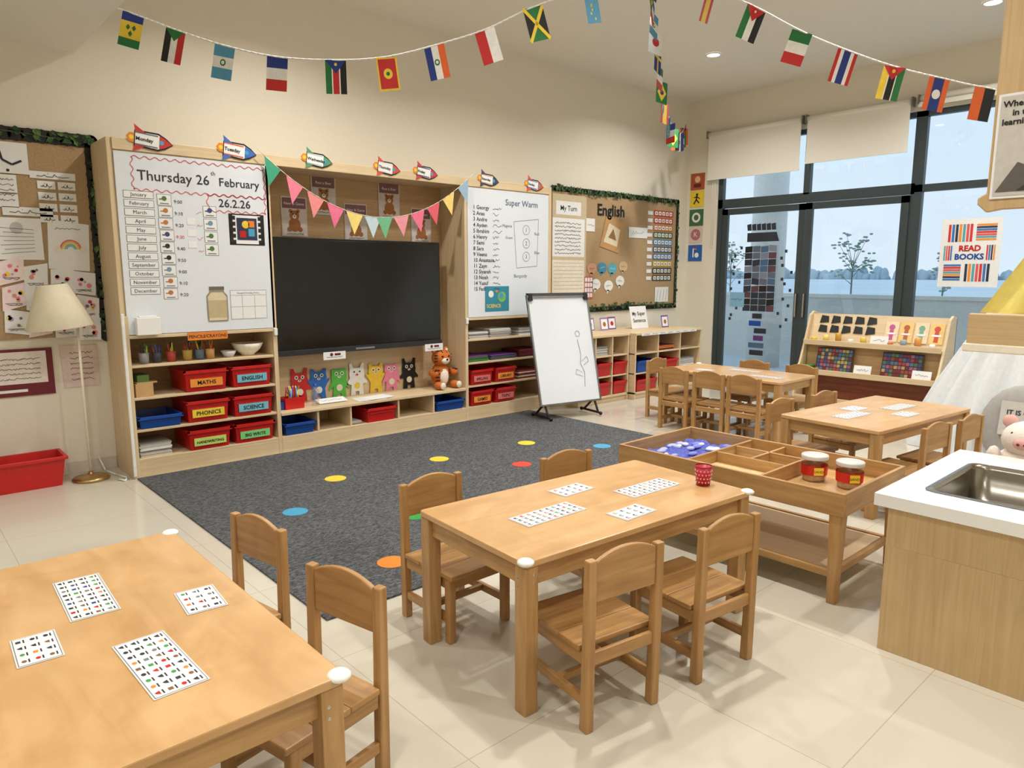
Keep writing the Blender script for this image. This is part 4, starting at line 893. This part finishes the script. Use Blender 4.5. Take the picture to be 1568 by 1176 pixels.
strand("flag_bunting", [HUB,(4.4,3.0,3.48),(4.2,2.71,3.28),(4.38,2.53,3.17),(4.58,2.32,3.02),(4.78,2.11,2.90),(4.99,1.90,2.80),(5.19,1.70,2.73),(5.40,1.50,2.67),(5.7,1.2,2.62),(6.4,.5,2.9),(7.2,-.3,HC-.01)],
  [(1.8,'es'),(3,'jo'),(4,'it'),(5,'th'),(6,'mz'),(7,'la'),(8,'de'),(9,'fr')])
strand("flag_bunting", [HUB,(5.2,3.95,3.66),(6.0,4.45,3.38),(6.8,4.95,3.24),(7.6,5.40,3.22),(8.2,5.72,3.36),(8.6,5.94,3.62),(8.85,6.05,3.85)],
  [(s*.27+.15,k) for s, k in enumerate(['se','br','fr','gt','jp','se','it','br','gt','es','se','tv','fr','br','de','jo','py','it','mz','la','me'])], .15,.215,.9)

# ------------------------------------------------------------ lights
LE = mat((255,248,232),.5,0,0,6)
def down(x, y, z, p):
    b = B("ceiling_downlight"); b.lathe([(.085,-.002),(.085,-.012),(.07,-.014),(.068,-.006)],WHITE,(x,y,z),28); b.cyl((x,y,z-.003),(x,y,z-.008),.068,LE,n=24); b.done(norm=False)
    l = bpy.data.lights.new("downlight", 'AREA'); l.shape = 'DISK'; l.size = .14; l.energy = p; l.color = (1,.965,.90); l.spread = R(145)
    o = bpy.data.objects.new("downlight_lamp", l); COL.objects.link(o); o.location = (x,y,z-.02)
for x in (2.6, 4.8, 7.22):
    for y in (-.4, 2.15, 4.67): down(x+(.5 if (x > 7 and y == 2.15) else 0), y-(.4 if x == 4.8 and y > 4 else 0), HC, 36)
for x in (-1.3, .5):
    for y in (-.9, 1.3, 3.6): down(x, y, 3.07, 13)
wd = bpy.data.worlds.new("overcast_sky"); S.world = wd; wd.use_nodes = True; nt = wd.node_tree; bg = nt.nodes['Background']
tc = nt.nodes.new('ShaderNodeTexCoord'); sp = nt.nodes.new('ShaderNodeSeparateXYZ'); rp = nt.nodes.new('ShaderNodeValToRGB')
nt.links.new(tc.outputs['Generated'], sp.inputs[0]); nt.links.new(sp.outputs['Z'], rp.inputs['Fac']); nt.links.new(rp.outputs['Color'], bg.inputs['Color'])
rp.color_ramp.elements[0].color = C((214,226,233)); rp.color_ramp.elements[1].position = .6; rp.color_ramp.elements[1].color = C((184,214,234))
bg.inputs['Strength'].default_value = 1.3

# ------------------------------------------------------------ camera
cd = bpy.data.cameras.new("camera"); cd.sensor_width = 36; cd.lens = 36*1087/1568; cd.clip_start = .05; cd.clip_end = 600
co = bpy.data.objects.new("camera", cd); COL.objects.link(co); co.location = (0,0,1.5); co.rotation_euler = (R(90-8.8), 0, R(-42.1)); S.camera = co
S.view_settings.view_transform = 'Standard'
